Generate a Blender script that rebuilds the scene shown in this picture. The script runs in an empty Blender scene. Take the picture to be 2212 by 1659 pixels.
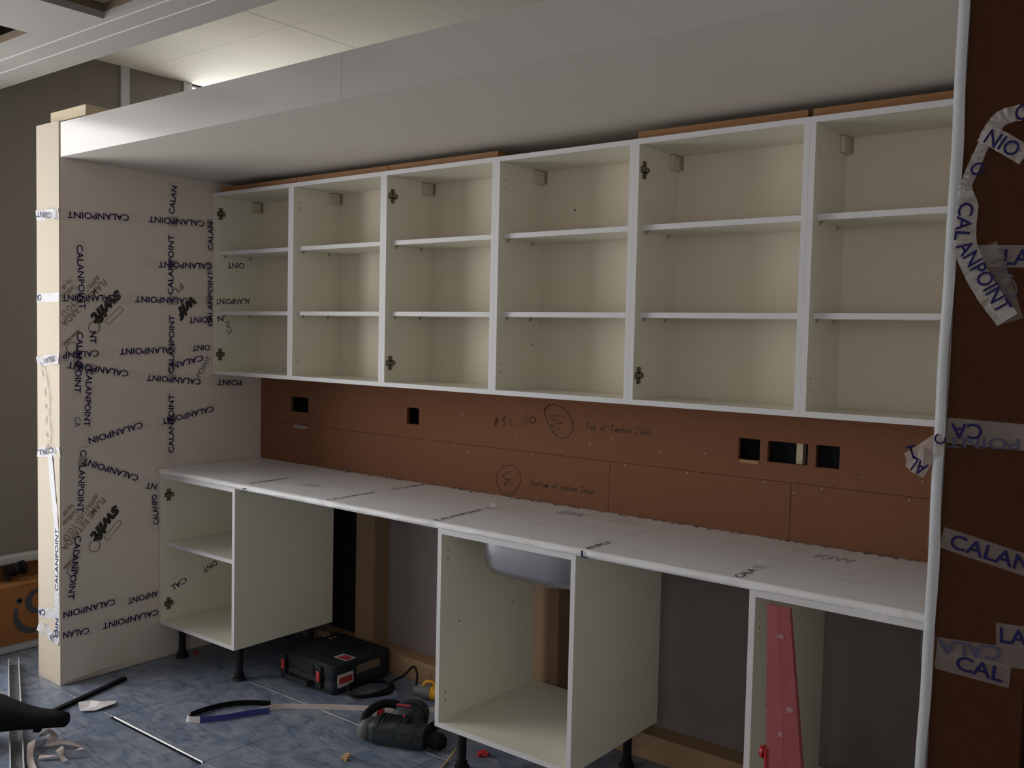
import bpy, math, random
from mathutils import Vector, Matrix

# ------------------------------------------------------------------ camera
scene = bpy.context.scene
col = scene.collection
random.seed(7)

def cam_axes(yaw, pitch, roll):
    y, p, r = map(math.radians, (yaw, pitch, roll))
    fw = Vector((-math.sin(y) * math.cos(p), math.cos(y) * math.cos(p), math.sin(p)))
    rt = Vector((math.cos(y), math.sin(y), 0.0))
    up = rt.cross(fw)
    return math.cos(r) * rt + math.sin(r) * up, -math.sin(r) * rt + math.cos(r) * up, fw

cam_data = bpy.data.cameras.new('camera')
cam = bpy.data.objects.new('camera', cam_data)
col.objects.link(cam)
cr, cu, cf = cam_axes(38.0555, -3.0044, 1.262)
m = Matrix((cr, cu, -cf)).transposed().to_4x4()
m.translation = (4.0594, -3.054, 1.5979)
cam.matrix_world = m
cam_data.sensor_fit = 'HORIZONTAL'
cam_data.sensor_width = 36.0
cam_data.lens = 2026.4 * 36.0 / 2212.0
cam_data.clip_start = 0.05
scene.camera = cam

# ------------------------------------------------------------------ light
world = bpy.data.worlds.new('sky')
scene.world = world
world.use_nodes = True
bg = world.node_tree.nodes['Background']
bg.inputs[0].default_value = (0.90, 0.94, 1.0, 1)
bg.inputs[1].default_value = 1.0

def window_light(name, loc, direction, sx, sy, power, color):
    l = bpy.data.lights.new(name, 'AREA')
    l.shape = 'RECTANGLE'
    l.size, l.size_y = sx, sy
    l.energy = power
    l.color = color
    o = bpy.data.objects.new(name, l)
    col.objects.link(o)
    o.location = loc
    o.rotation_euler = Vector(direction).to_track_quat('-Z', 'Y').to_euler()
    return o
# daylight through two windows, plus fill from an added unseen front window
window_light('daylight_side', (-0.98, -2.40, 1.43), (1, 0, 0), 2.0, 2.54, 77.0, (1.0, 0.985, 0.96))
window_light('fill_front', (4.2, -4.55, 1.75), (0, 1, 0), 2.0, 1.5, 13.5, (1.0, 0.93, 0.84))
window_light('daylight_back', (-0.98, 0.60, 2.28), (1, 0, 0), 0.98, 1.42, 24.0, (1.0, 0.97, 0.90))

scene.view_settings.view_transform = 'Standard'
scene.view_settings.look = 'None'
scene.view_settings.exposure = 0.0
scene.view_settings.gamma = 1.0
scene.view_settings.use_curve_mapping = False

# ------------------------------------------------------------------ materials
MATS = {}
def mat(name, color, rough=0.5, spec=0.5, metal=0.0, noise=None, bump=None, alpha=1.0, coat=0.0):
    """noise = (scale, second colour, contrast, stretch xyz); bump = (scale, strength)"""
    if name in MATS:
        return MATS[name]
    mt = bpy.data.materials.new(name)
    mt.use_nodes = True
    nt = mt.node_tree
    b = nt.nodes['Principled BSDF']
    b.inputs['Base Color'].default_value = (*color, 1)
    b.inputs['Roughness'].default_value = rough
    b.inputs['Specular IOR Level'].default_value = spec
    b.inputs['Metallic'].default_value = metal
    b.inputs['Alpha'].default_value = alpha
    b.inputs['Coat Weight'].default_value = coat
    if noise or bump:
        geo = nt.nodes.new('ShaderNodeNewGeometry')
    if noise:
        sc, c2, con, st = noise
        mp = nt.nodes.new('ShaderNodeMapping')
        mp.inputs['Scale'].default_value = st
        nt.links.new(geo.outputs['Position'], mp.inputs['Vector'])
        n = nt.nodes.new('ShaderNodeTexNoise')
        n.inputs['Scale'].default_value = sc
        n.inputs['Detail'].default_value = 6
        nt.links.new(mp.outputs['Vector'], n.inputs['Vector'])
        r = nt.nodes.new('ShaderNodeValToRGB')
        r.color_ramp.elements[0].position = 0.5 - con
        r.color_ramp.elements[0].color = (*color, 1)
        r.color_ramp.elements[1].position = 0.5 + con
        r.color_ramp.elements[1].color = (*c2, 1)
        nt.links.new(n.outputs['Fac'], r.inputs['Fac'])
        nt.links.new(r.outputs['Color'], b.inputs['Base Color'])
    if bump:
        n2 = nt.nodes.new('ShaderNodeTexNoise')
        n2.inputs['Scale'].default_value = bump[0]
        n2.inputs['Detail'].default_value = 4
        nt.links.new(geo.outputs['Position'], n2.inputs['Vector'])
        bp = nt.nodes.new('ShaderNodeBump')
        bp.inputs['Strength'].default_value = bump[1]
        bp.inputs['Distance'].default_value = 0.01
        nt.links.new(n2.outputs['Fac'], bp.inputs['Height'])
        nt.links.new(bp.outputs['Normal'], b.inputs['Normal'])
    MATS[name] = mt
    return mt

def glass_mat():
    mt = bpy.data.materials.new('window_glass')
    mt.use_nodes = True
    nt = mt.node_tree
    nt.nodes.clear()
    out = nt.nodes.new('ShaderNodeOutputMaterial')
    mx = nt.nodes.new('ShaderNodeMixShader')
    mx.inputs[0].default_value = 0.06
    tr = nt.nodes.new('ShaderNodeBsdfTransparent')
    gl = nt.nodes.new('ShaderNodeBsdfGlossy')
    gl.inputs['Roughness'].default_value = 0.02
    nt.links.new(tr.outputs[0], mx.inputs[1])
    nt.links.new(gl.outputs[0], mx.inputs[2])
    nt.links.new(mx.outputs[0], out.inputs[0])
    return mt

WHITE = mat('white_edge_banding', (0.68, 0.67, 0.69), 0.4)
CREAMB = mat('beige_back_panel', (0.715, 0.64, 0.53), 0.5)
CREAM = mat('cream_melamine', (0.77, 0.745, 0.635), 0.42, noise=(2.0, (0.785, 0.76, 0.655), 0.2, (1, 1, 1)))
GLOSSW = mat('satin_white_board', (0.45, 0.42, 0.40), 0.17, 0.8)
SOFFIT = mat('white_soffit_board', (0.71, 0.66, 0.605), 0.5, 0.4)
FILM = mat('white_protective_film', (0.70, 0.62, 0.565), 0.5, bump=(35, 0.12), noise=(3.0, (0.74, 0.66, 0.60), 0.3, (1, 1, 1)))
WFILM = mat('worktop_protective_film', (0.80, 0.79, 0.81), 0.45, bump=(40, 0.10))
MDFL = mat('pale_mdf', (0.60, 0.52, 0.415), 0.7, noise=(60, (0.65, 0.565, 0.455), 0.3, (1, 1, 1)))
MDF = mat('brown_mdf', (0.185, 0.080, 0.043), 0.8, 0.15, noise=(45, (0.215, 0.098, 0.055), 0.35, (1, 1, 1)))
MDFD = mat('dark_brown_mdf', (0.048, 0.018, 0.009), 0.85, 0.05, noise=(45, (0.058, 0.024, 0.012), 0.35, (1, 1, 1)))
PINE = mat('pine_timber', (0.32, 0.19, 0.10), 0.7, noise=(8, (0.40, 0.26, 0.15), 0.3, (1, 14, 14)))
VOIDWOOD = mat('old_ceiling_timber', (0.20, 0.14, 0.09), 0.8)
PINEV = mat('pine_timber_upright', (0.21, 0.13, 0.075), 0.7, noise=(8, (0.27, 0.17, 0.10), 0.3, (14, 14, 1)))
PALEPINE = mat('pale_pine_timber', (0.72, 0.62, 0.45), 0.7, noise=(8, (0.62, 0.5, 0.33), 0.3, (1, 14, 14)))
BATTEN = mat('orange_pine_batten', (0.34, 0.17, 0.07), 0.65, noise=(10, (0.26, 0.12, 0.045), 0.3, (1, 20, 20)))
PLASTER = mat('mauve_grey_plasterboard', (0.21, 0.175, 0.17), 0.85, 0.2, noise=(9, (0.24, 0.20, 0.195), 0.3, (1, 1, 1)))
DARKSHEET = mat('added_sheet_black', (0.012, 0.012, 0.014), 0.7, 0.2)  # stand-in black for sheets added to darken gaps
GREYWALL = mat('grey_wall_panel', (0.215, 0.19, 0.175), 0.7, 0.3, noise=(30, (0.185, 0.175, 0.165), 0.3, (1, 1, 1)))
GREYTRIM = mat('pale_grey_trim', (0.45, 0.48, 0.50), 0.5)
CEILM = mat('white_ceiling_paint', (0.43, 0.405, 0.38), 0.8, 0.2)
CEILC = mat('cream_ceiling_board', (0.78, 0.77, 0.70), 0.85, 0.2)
VOID = mat('dark_ceiling_void', (0.02, 0.02, 0.022), 0.9, 0.1)
WALLP = mat('painted_wall', (0.62, 0.58, 0.52), 0.8, 0.2)
STEEL = mat('galvanised_steel', (0.62, 0.64, 0.66), 0.32, metal=1.0, noise=(25, (0.5, 0.52, 0.54), 0.3, (1, 1, 1)))
STAIN = mat('brushed_stainless', (0.40, 0.39, 0.42), 0.33, metal=0.9, bump=(120, 0.05))
BRASS = mat('nickel_hinge_metal', (0.20, 0.17, 0.13), 0.45, metal=0.7)
PINM = mat('shelf_pin_metal', (0.36, 0.29, 0.22), 0.45, metal=0.5)
BLACKP = mat('black_plastic', (0.008, 0.009, 0.010), 0.5, 0.3)
RUBBER = mat('black_rubber', (0.006, 0.006, 0.007), 0.75, 0.2)
CASE = mat('dark_blue_grey_plastic', (0.009, 0.012, 0.016), 0.55, 0.3, noise=(14, (0.020, 0.027, 0.035), 0.25, (1, 1, 1)))
DRILL = mat('dusty_dark_plastic', (0.008, 0.011, 0.014), 0.55, 0.3, noise=(40, (0.045, 0.055, 0.06), 0.3, (1, 1, 1)))
GREYP = mat('grey_dusty_plastic', (0.13, 0.13, 0.125), 0.6)
REDP = mat('red_plastic', (0.50, 0.03, 0.03), 0.45)
REDF = mat('scuffed_red_plastic', (0.27, 0.045, 0.055), 0.5, noise=(9, (0.31, 0.065, 0.075), 0.25, (1, 1, 1)))
REDD = mat('deep_red_plastic', (0.40, 0.012, 0.016), 0.4)
SCUFF = mat('white_scuff', (0.36, 0.18, 0.18), 0.7)
YELLOW = mat('yellow_plastic', (0.75, 0.38, 0.02), 0.45)
CREAMC = mat('cream_cable', (0.60, 0.46, 0.22), 0.5)
LABELW = mat('white_label', (0.55, 0.50, 0.48), 0.5)
LABELR = mat('red_label_print', (0.42, 0.04, 0.05), 0.5)
PAPER = mat('white_paper', (0.72, 0.69, 0.70), 0.7)
PINKPAPER = mat('pale_backing_paper', (0.62, 0.52, 0.50), 0.7)
BLUE = mat('blue_backing', (0.02, 0.035, 0.22), 0.45)
CARD = mat('brown_cardboard', (0.30, 0.13, 0.045), 0.8, 0.2, noise=(12, (0.25, 0.11, 0.038), 0.3, (1, 1, 1)))
CARDD = mat('dark_cardboard', (0.16, 0.065, 0.03), 0.85, 0.2)
CARDINK = mat('grey_print_on_cardboard', (0.055, 0.055, 0.065), 0.8)
INK = mat('navy_tape_print', (0.011, 0.009, 0.068), 0.6, 0.15)
INKF = mat('faint_tape_print', (0.22, 0.22, 0.28), 0.6, 0.2)
INKB = mat('tape_print_seen_through', (0.085, 0.080, 0.095), 0.6, 0.2)
INKD = mat('dim_tape_print', (0.055, 0.055, 0.10), 0.6, 0.2)
BROWNINK = mat('brown_film_print', (0.27, 0.20, 0.165), 0.6)
BLACKINK = mat('black_film_print', (0.012, 0.011, 0.010), 0.5)
SMUDGE = mat('grey_film_print', (0.42, 0.42, 0.44), 0.6)
PENCIL = mat('dark_pencil', (0.030, 0.018, 0.012), 0.7)
SCREW = mat('white_screw_plug', (0.38, 0.34, 0.30), 0.5)
HOLE = mat('dark_drilled_hole', (0.02, 0.018, 0.015), 0.8)
DUST = mat('sawdust', (0.50, 0.33, 0.20), 0.9, 0.1)
TAPE = mat('clear_packing_tape', (0.66, 0.63, 0.62), 0.4, 0.3, alpha=0.025)
TAPED = mat('clear_tape_on_brown', (0.32, 0.27, 0.25), 0.25, 0.5, alpha=0.24)
TAPEW = mat('milky_tape', (0.78, 0.78, 0.82), 0.22, 0.6, alpha=0.86, bump=(90, 0.4))
TAPEC = mat('crumpled_tape', (0.54, 0.50, 0.475), 0.15, 0.7, alpha=0.50, bump=(60, 0.5))
GLASS = glass_mat()

def floor_mat():
    mt = bpy.data.materials.new('blue_grey_dusty_floor')
    mt.use_nodes = True
    nt = mt.node_tree
    b = nt.nodes['Principled BSDF']
    geo = nt.nodes.new('ShaderNodeNewGeometry')
    def ns(scale, st, det=6, dist=0.0):
        mp = nt.nodes.new('ShaderNodeMapping')
        mp.inputs['Scale'].default_value = st
        mp.inputs['Rotation'].default_value = (0, 0, 0.6)
        nt.links.new(geo.outputs['Position'], mp.inputs['Vector'])
        n = nt.nodes.new('ShaderNodeTexNoise')
        n.inputs['Scale'].default_value = scale
        n.inputs['Detail'].default_value = det
        n.inputs['Distortion'].default_value = dist
        nt.links.new(mp.outputs['Vector'], n.inputs['Vector'])
        return n
    def ramp(n, p0, c0, p1, c1):
        r = nt.nodes.new('ShaderNodeValToRGB')
        r.color_ramp.elements[0].position = p0
        r.color_ramp.elements[0].color = (*c0, 1)
        r.color_ramp.elements[1].position = p1
        r.color_ramp.elements[1].color = (*c1, 1)
        nt.links.new(n.outputs['Fac'], r.inputs['Fac'])
        return r
    a = ramp(ns(7, (1, 1, 1), 8, 1.6), 0.38, (0.15, 0.195, 0.275), 0.66, (0.28, 0.305, 0.365))
    c = ramp(ns(16, (0.35, 1.8, 1), 6, 2.4), 0.36, (0.50, 0.53, 0.60), 0.50, (1, 1, 1))
    mx = nt.nodes.new('ShaderNodeMixRGB')
    mx.blend_type = 'MULTIPLY'
    mx.inputs[0].default_value = 0.75
    nt.links.new(a.outputs[0], mx.inputs[1])
    nt.links.new(c.outputs[0], mx.inputs[2])
    nt.links.new(mx.outputs[0], b.inputs['Base Color'])
    rr = ramp(ns(9, (1, 1, 1)), 0.3, (0.27, 0.27, 0.27), 0.7, (0.46, 0.46, 0.46))
    nt.links.new(rr.outputs[0], b.inputs['Roughness'])
    return mt
FLOORM = floor_mat()

# ------------------------------------------------------------------ helpers
def wl(o):
    v = Vector((0, 0, 0))
    while o is not None:
        v += o.location
        o = o.parent
    return v

def tag(o, label=None, cat=None, group=None, kind=None):
    if label: o['label'] = label
    if cat: o['category'] = cat
    if group: o['group'] = group
    if kind: o['kind'] = kind
    return o

def thing(name, loc, label=None, cat=None, group=None, kind=None):
    o = bpy.data.objects.new(name, None)
    o.empty_display_size = 0.05
    col.objects.link(o)
    o.location = loc
    return tag(o, label, cat, group, kind)

def link(name, me, parent, loc):
    o = bpy.data.objects.new(name, me)
    col.objects.link(o)
    if parent is not None:
        o.parent = parent
        o.location = Vector(loc) - wl(parent)
    else:
        o.location = loc
    return o

BOXC = {}
def box(name, x0, x1, y0, y1, z0, z1, mt, parent=None, front=None, bevel=0.0):
    """axis-aligned board as one mesh; 'front' = material of the edge that faces -Y"""
    dx, dy, dz = x1 - x0, y1 - y0, z1 - z0
    key = (round(dx, 5), round(dy, 5), round(dz, 5), mt.name, front.name if front else '', bevel)
    me = BOXC.get(key)
    if me is None:
        hx, hy, hz = dx / 2, dy / 2, dz / 2
        v = [(sx * hx, sy * hy, sz * hz) for sx in (-1, 1) for sy in (-1, 1) for sz in (-1, 1)]
        f = [(0, 1, 3, 2), (4, 6, 7, 5), (0, 4, 5, 1), (2, 3, 7, 6), (0, 2, 6, 4), (1, 5, 7, 3)]
        me = bpy.data.meshes.new(name)
        me.from_pydata(v, [], f)
        me.materials.append(mt)
        if front:
            me.materials.append(front)
            me.polygons[2].material_index = 1
        BOXC[key] = me
    o = link(name, me, parent, ((x0 + x1) / 2, (y0 + y1) / 2, (z0 + z1) / 2))
    if bevel:
        b = o.modifiers.new('bevel', 'BEVEL')
        b.width = bevel
        b.segments = 2
    return o

def mesh(name, v, f, mt, parent=None, smooth=False, origin=None):
    if origin is None:
        origin = wl(parent) if parent is not None else Vector((sum(p[0] for p in v) / len(v), sum(p[1] for p in v) / len(v), min(p[2] for p in v)))
    origin = Vector(origin)
    me = bpy.data.meshes.new(name)
    me.from_pydata([tuple(Vector(p) - origin) for p in v], [], f)
    me.materials.append(mt)
    if smooth:
        for p in me.polygons:
            p.use_smooth = True
    me.update()
    return link(name, me, parent, origin)

def loft(rings, caps=True):
    n = len(rings[0])
    v = [p for r in rings for p in r]
    f = []
    for i in range(len(rings) - 1):
        for j in range(n):
            k = (j + 1) % n
            f.append((i * n + j, i * n + k, (i + 1) * n + k, (i + 1) * n + j))
    if caps:
        f.append(tuple(reversed(range(n))))
        f.append(tuple((len(rings) - 1) * n + j for j in range(n)))
    return v, f

def frame_of(d):
    d = Vector(d).normalized()
    a = Vector((0, 0, 1)) if abs(d.z) < 0.9 else Vector((1, 0, 0))
    s = d.cross(a).normalized()
    return d, s, s.cross(d)

def ring(c, s, u, rs, ru, n=16, power=2.0):
    out = []
    for i in range(n):
        t = 2 * math.pi * i / n
        ct, st = math.cos(t), math.sin(t)
        a = math.copysign(abs(ct) ** (2 / power), ct)
        b = math.copysign(abs(st) ** (2 / power), st)
        out.append(Vector(c) + s * rs * a + u * ru * b)
    return out

def catmull(pts, sub=8):
    P = [Vector(p) for p in pts]
    P = [P[0] * 2 - P[1]] + P + [P[-1] * 2 - P[-2]]
    out = []
    for i in range(1, len(P) - 2):
        for k in range(sub):
            t = k / sub
            a, b, c, d = P[i - 1], P[i], P[i + 1], P[i + 2]
            out.append(0.5 * ((2 * b) + (c - a) * t + (2 * a - 5 * b + 4 * c - d) * t * t + (3 * b - a - 3 * c + d) * t ** 3))
    out.append(P[-2])
    return out

def tube(pts, r, n=8):
    rings = []
    pts = [Vector(p) for p in pts]
    s = None
    for i, p in enumerate(pts):
        d = (pts[min(i + 1, len(pts) - 1)] - pts[max(i - 1, 0)]).normalized()
        if s is None:
            d, s, u = frame_of(d)
        else:
            s = (s - d * s.dot(d)).normalized()
            u = s.cross(d)
        rings.append(ring(p, s, u, r, r, n))
    return loft(rings)

def cyl(c0, c1, r0, r1=None, n=16):
    d, s, u = frame_of(Vector(c1) - Vector(c0))
    return loft([ring(c0, s, u, r0, r0, n), ring(c1, s, u, r0 if r1 is None else r1, r0 if r1 is None else r1, n)])

def join(parts):
    v, f = [], []
    for a, b in parts:
        o = len(v)
        v += list(a)
        f += [tuple(i + o for i in q) for q in b]
    return v, f

def ob(c, a, b, cc):
    """oriented box geometry: centre + three half vectors"""
    c, a, b, cc = map(Vector, (c, a, b, cc))
    v = [c + a * sx + b * sy + cc * sz for sx in (-1, 1) for sy in (-1, 1) for sz in (-1, 1)]
    return v, [(0, 1, 3, 2), (4, 6, 7, 5), (0, 4, 5, 1), (2, 3, 7, 6), (0, 2, 6, 4), (1, 5, 7, 3)]

def ab(x0, x1, y0, y1, z0, z1):
    return ob(((x0 + x1) / 2, (y0 + y1) / 2, (z0 + z1) / 2), ((x1 - x0) / 2, 0, 0), (0, (y1 - y0) / 2, 0), (0, 0, (z1 - z0) / 2))

TXT = {}
def text_mesh(text, bold=0.0, shear=0.0):
    key = (text, bold, shear)
    if key in TXT:
        return TXT[key]
    cu_ = bpy.data.curves.new('lettering', 'FONT')
    cu_.body = text
    cu_.resolution_u = 3
    cu_.offset = bold
    cu_.shear = shear
    o = bpy.data.objects.new('lettering_source', cu_)
    col.objects.link(o)
    dg = bpy.context.evaluated_depsgraph_get()
    me = bpy.data.meshes.new_from_object(o.evaluated_get(dg))
    bpy.data.objects.remove(o)
    xs = [v.co.x for v in me.vertices]
    ys = [v.co.y for v in me.vertices]
    cap = 0.73 if text.isupper() or not text.isalpha() else max(ys) - min(ys)
    cap = max(ys) - min(ys)
    for v in me.vertices:
        v.co.x = (v.co.x - min(xs)) / (max(xs) - min(xs)) - 0.5
        v.co.y = (v.co.y - (min(ys) + max(ys)) / 2) / cap
        v.co.z = 0
    TXT[key] = me
    return me

def lettering(text, a, b, nrm, h, mt, parent, bold=0.006, shear=0.0):
    """flat print from point a to point b (mid line of the letters), normal nrm, height h"""
    a, b, nrm = Vector(a), Vector(b), Vector(nrm)
    key = (text, bold, shear, mt.name)
    me = TXT.get(key)
    if me is None:
        me = text_mesh(text, bold, shear).copy()
        me.materials.clear()
        me.materials.append(mt)
        TXT[key] = me
    d = b - a
    L = d.length
    d.normalize()
    u = nrm.cross(d)
    mm = Matrix((d * L, u * h, nrm)).transposed().to_4x4()
    mm.translation = (a + b) / 2 - wl(parent)
    o = bpy.data.objects.new('lettering', me)
    col.objects.link(o)
    o.parent = parent
    o.matrix_basis = mm
    return o

def tape(name, pts, nrm, w, mt, parent, th=0.0004, jag=0.0):
    """strip of tape lying along a polyline on a flat face"""
    pts = [Vector(p) for p in pts]
    nrm = Vector(nrm).normalized()
    v, f = [], []
    for i, p in enumerate(pts):
        d = (pts[min(i + 1, len(pts) - 1)] - pts[max(i - 1, 0)]).normalized()
        u = nrm.cross(d).normalized() * (w / 2)
        j1 = random.uniform(-jag, jag)
        for q in (p + u + nrm * j1, p - u - nrm * j1):
            v += [q, q + nrm * th]
    for i in range(len(pts) - 1):
        a, b = 4 * i, 4 * (i + 1)
        f += [(a + 1, b + 1, b + 3, a + 3), (a, a + 2, b + 2, b), (a, b, b + 1, a + 1), (a + 2, a + 3, b + 3, b + 2)]
    f += [(0, 1, 3, 2), (4 * (len(pts) - 1), 4 * (len(pts) - 1) + 2, 4 * (len(pts) - 1) + 3, 4 * (len(pts) - 1) + 1)]
    return mesh(name, v, f, mt, parent)

def stroke(lines, w, y, parent, name='handwriting', mt=None):
    """pen strokes (x,z polylines) lying on the back boards"""
    v, f = [], []
    for pts in lines:
        for i in range(len(pts) - 1):
            a, b = Vector((pts[i][0], 0, pts[i][1])), Vector((pts[i + 1][0], 0, pts[i + 1][1]))
            d = (b - a)
            if d.length < 1e-6: continue
            d.normalize()
            u = Vector((-d.z, 0, d.x)) * (w / 2)
            e = d * (w * 0.4)
            o = len(v)
            v += [Vector((q.x, y, q.z)) for q in (a - e + u, a - e - u, b + e - u, b + e + u)]
            f.append((o, o + 1, o + 2, o + 3))
    return mesh(name, v, f, mt or PENCIL, parent)

# ------------------------------------------------------------------ room shell
XL, XR_, YF, YB = -0.80, 5.40, -4.40, 1.25
floor = thing('floor', (2.3, -2.4, 0), 'blue-grey dusty raised floor laid in large square tiles', kind='structure')
box('floor_slab', XL - 0.2, XR_ + 0.2, YF - 0.2, YB + 0.2, -0.10, -0.0125, VOID, floor)
txs = [0.485 + 0.62 * k for k in range(-3, 9)]
tys = [-1.075 + 0.60 * k for k in range(-6, 5)]
for i in range(len(txs) - 1):
    for j in range(len(tys) - 1):
        o = box('floor_tile', txs[i] + 0.0015, txs[i + 1] - 0.0015, tys[j] + 0.0015, tys[j + 1] - 0.0015, -0.012, 0.0, FLOORM, floor)
for y in (-1.075, -0.475):
    box('joint_trim', -0.75 if y < -1 else 0.03, 0.482 if y < -1 else 2.2, y - 0.0022, y + 0.0022, -0.011, 0.0014, STEEL, floor)
box('joint_trim', 1.12, 2.9, -1.0762, -1.0738, -0.011, 0.0012, STEEL, floor)

# left wall: grey panels with pale vertical joint strips, a long side window and a small window behind
wallL = thing('wall_left', (XL, -2.0, 0), 'dark grey panelled wall with pale vertical joint strips', kind='structure')
W1 = (-3.4, -1.38, 0.15, 2.70)
W3 = (0.097, 1.10, 1.55, 3.0)
for (a, b, c, d) in ((-1.38, -0.335, 0, 3.0), (-0.285, 0.045, 0, 3.0), (-3.4, -1.38, 0, 0.15), (-3.4, -1.38, 2.70, 3.0), (-4.4, -3.4, 0, 3.0),
                     (0.097, 1.10, 0, 1.55), (1.10, 1.25, 0, 3.0)):
    box('wall_panel', XL - 0.12, XL, a, b, c, d, GREYWALL, wallL)
for a, b in ((-0.335, -0.285), (0.045, 0.097)):
    box('joint_strip', XL - 0.12, XL + 0.012, a, b, 0, 3.0, GREYTRIM, wallL)
box('wall_rail', XL + 0.0, XL + 0.05, -1.38, 0.05, 0.395, 0.44, GREYTRIM, wallL, bevel=0.008)

def window(name, x0, x1, y0, y1, z0, z1, axis, label, n):
    w = thing(name, ((x0 + x1) / 2, (y0 + y1) / 2, z0), label, kind='structure')
    t = {'window_1': 0.02, 'window_2': 0.008}.get(name, 0.045)
    if axis == 'x':
        box('window_frame', x0, x1, y0, y1, z0, z0 + t, WHITE, w)
        box('window_frame', x0, x1, y0, y1, z1 - t, z1, WHITE, w)
        for k in range(n + 1):
            y = y0 + (y1 - y0 - t) * k / n
            box('mullion', x0, x1, y, y + t, z0 + t, z1 - t, WHITE, w)
        for k in range(n):
            a = y0 + (y1 - y0 - t) * k / n + t
            b = y0 + (y1 - y0 - t) * (k + 1) / n
            box('pane', (x0 + x1) / 2 - 0.003, (x0 + x1) / 2 + 0.003, a, b, z0 + t, z1 - t, GLASS, w)
    else:
        box('window_frame', x0, x1, y0, y1, z0, z0 + t, WHITE, w)
        box('window_frame', x0, x1, y0, y1, z1 - t, z1, WHITE, w)
        for k in range(n + 1):
            x = x0 + (x1 - x0 - t) * k / n
            box('mullion', x, x + t, y0, y1, z0 + t, z1 - t, WHITE, w)
        for k in range(n):
            a = x0 + (x1 - x0 - t) * k / n + t
            b = x0 + (x1 - x0 - t) * (k + 1) / n
            box('pane', a, b, (y0 + y1) / 2 - 0.003, (y0 + y1) / 2 + 0.003, z0 + t, z1 - t, GLASS, w)
    return w
window('window_1', XL - 0.10, XL - 0.04, W1[0], W1[1], W1[2], W1[3], 'x', 'long side window in the grey left wall', 3)
window('window_2', XL - 0.10, XL - 0.04, W3[0], W3[1], W3[2], W3[3], 'x', 'small bright window high behind the bulkhead', 1)

# plaster partition behind the units, wall behind it, front and right walls
box('wall_back', -0.208, 3.95, 0.113, 0.20, 0, 2.47, PLASTER).update_tag()
tag(bpy.data.objects['wall_back'], 'mauve-grey plasterboard wall behind the base units', kind='structure')
tag(box('wall_rear', XL - 0.12, XR_ + 0.12, YB, YB + 0.12, 0, 3.0, WALLP), 'painted wall beyond the partition', kind='structure')
tag(box('wall_right', XR_, XR_ + 0.12, YF, YB, 0, 3.0, WALLP), 'painted wall on the right of the room', kind='structure')
wf = thing('wall_front', (2.4, YF, 0), 'painted wall behind the camera with an added fill window', kind='structure')
W2 = (3.2, 5.2, 1.0, 2.5)  # opening for the unseen window added as front fill
for a, b, c, d in ((XL, W2[0], 0, 3.0), (W2[1], XR_, 0, 3.0), (W2[0], W2[1], 0, W2[2]), (W2[0], W2[1], W2[3], 3.0)):
    box('wall_panel', a, b, YF - 0.12, YF, c, d, WALLP, wf)
window('fill_window', W2[0], W2[1], YF - 0.09, YF - 0.03, W2[2], W2[3], 'y', 'wide unseen fill window added in the wall behind the camera', 3)

# ceilings
ceil = thing('ceiling', (2.3, -2.4, 3.0), 'cream boarded ceiling above the kitchen recess', kind='structure')
box('ceiling_slab', XL - 0.12, XR_ + 0.12, YF - 0.12, YB + 0.12, 3.013, 3.10, VOID, ceil)
cxs = [-0.80, 0.50, 1.72, 2.94, 4.16, 5.40]
cys = [-1.02, -0.235, 1.25]
for i in range(5):
    for j in range(2):
        box('ceiling_board', cxs[i] + (0.0025 if i else 0), cxs[i + 1] - (0.0025 if i < 4 else 0), cys[j] + 0.0012 * j, cys[j + 1] - 0.0012 * (1 - j), 3.0, 3.0125, CEILC, ceil)
# lower suspended ceiling of the main room, with two missing panels
low = thing('ceiling_lower', (2.3, -3.5, 2.7), 'lower white suspended ceiling with open bays and timber-edged holes', kind='structure')
ZL, ZU = 2.70, 2.725
holes = [(-0.24, 0.364, -1.915, -1.317), (0.764, 1.366, -1.872, -1.272)]
cells = [(XL, XR_, YF, -1.915), (XL, -0.24, -1.915, -1.047), (-0.24, 0.364, -1.317, -1.047), (0.364, 0.764, -1.915, -1.047),
         (0.764, 1.366, -1.272, -1.047), (0.764, 1.366, -1.915, -1.872), (1.366, XR_, -1.915, -1.047)]
for (a, b, c, d) in cells:
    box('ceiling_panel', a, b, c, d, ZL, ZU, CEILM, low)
box('ceiling_light_stop', XL, XR_, -1.046, -1.028, ZL, 3.0, CEILM, low)  # unseen board added to keep light out of the ceiling void
for y in (-1.156, -1.246):
    box('trim_bead', XL, XR_, y - 0.0016, y + 0.0016, ZL - 0.003, ZL + 0.001, WHITE, low)
for (a, b, c, d) in holes:
    box('hole_lining', a - 0.02, a, c, d, ZU, ZU + 0.03, VOIDWOOD, low)
    box('hole_lining', b, b + 0.02, c, d, ZU, ZU + 0.03, VOIDWOOD, low)
    box('hole_lining', a, b, d, d + 0.02, ZU, ZU + 0.03, VOIDWOOD, low)
# duct glimpsed through the far opening
v, f = join([cyl((-0.7, -1.62, 2.87), (0.9, -1.62, 2.87), 0.07, n=20)] + [cyl((x, -1.62, 2.87), (x + 0.012, -1.62, 2.87), 0.076, n=20) for x in (-0.4, -0.1, 0.2, 0.5)])
tag(mesh('air_duct', v, f, STEEL), 'galvanised air duct in the ceiling void above the far opening', 'duct')

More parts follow.
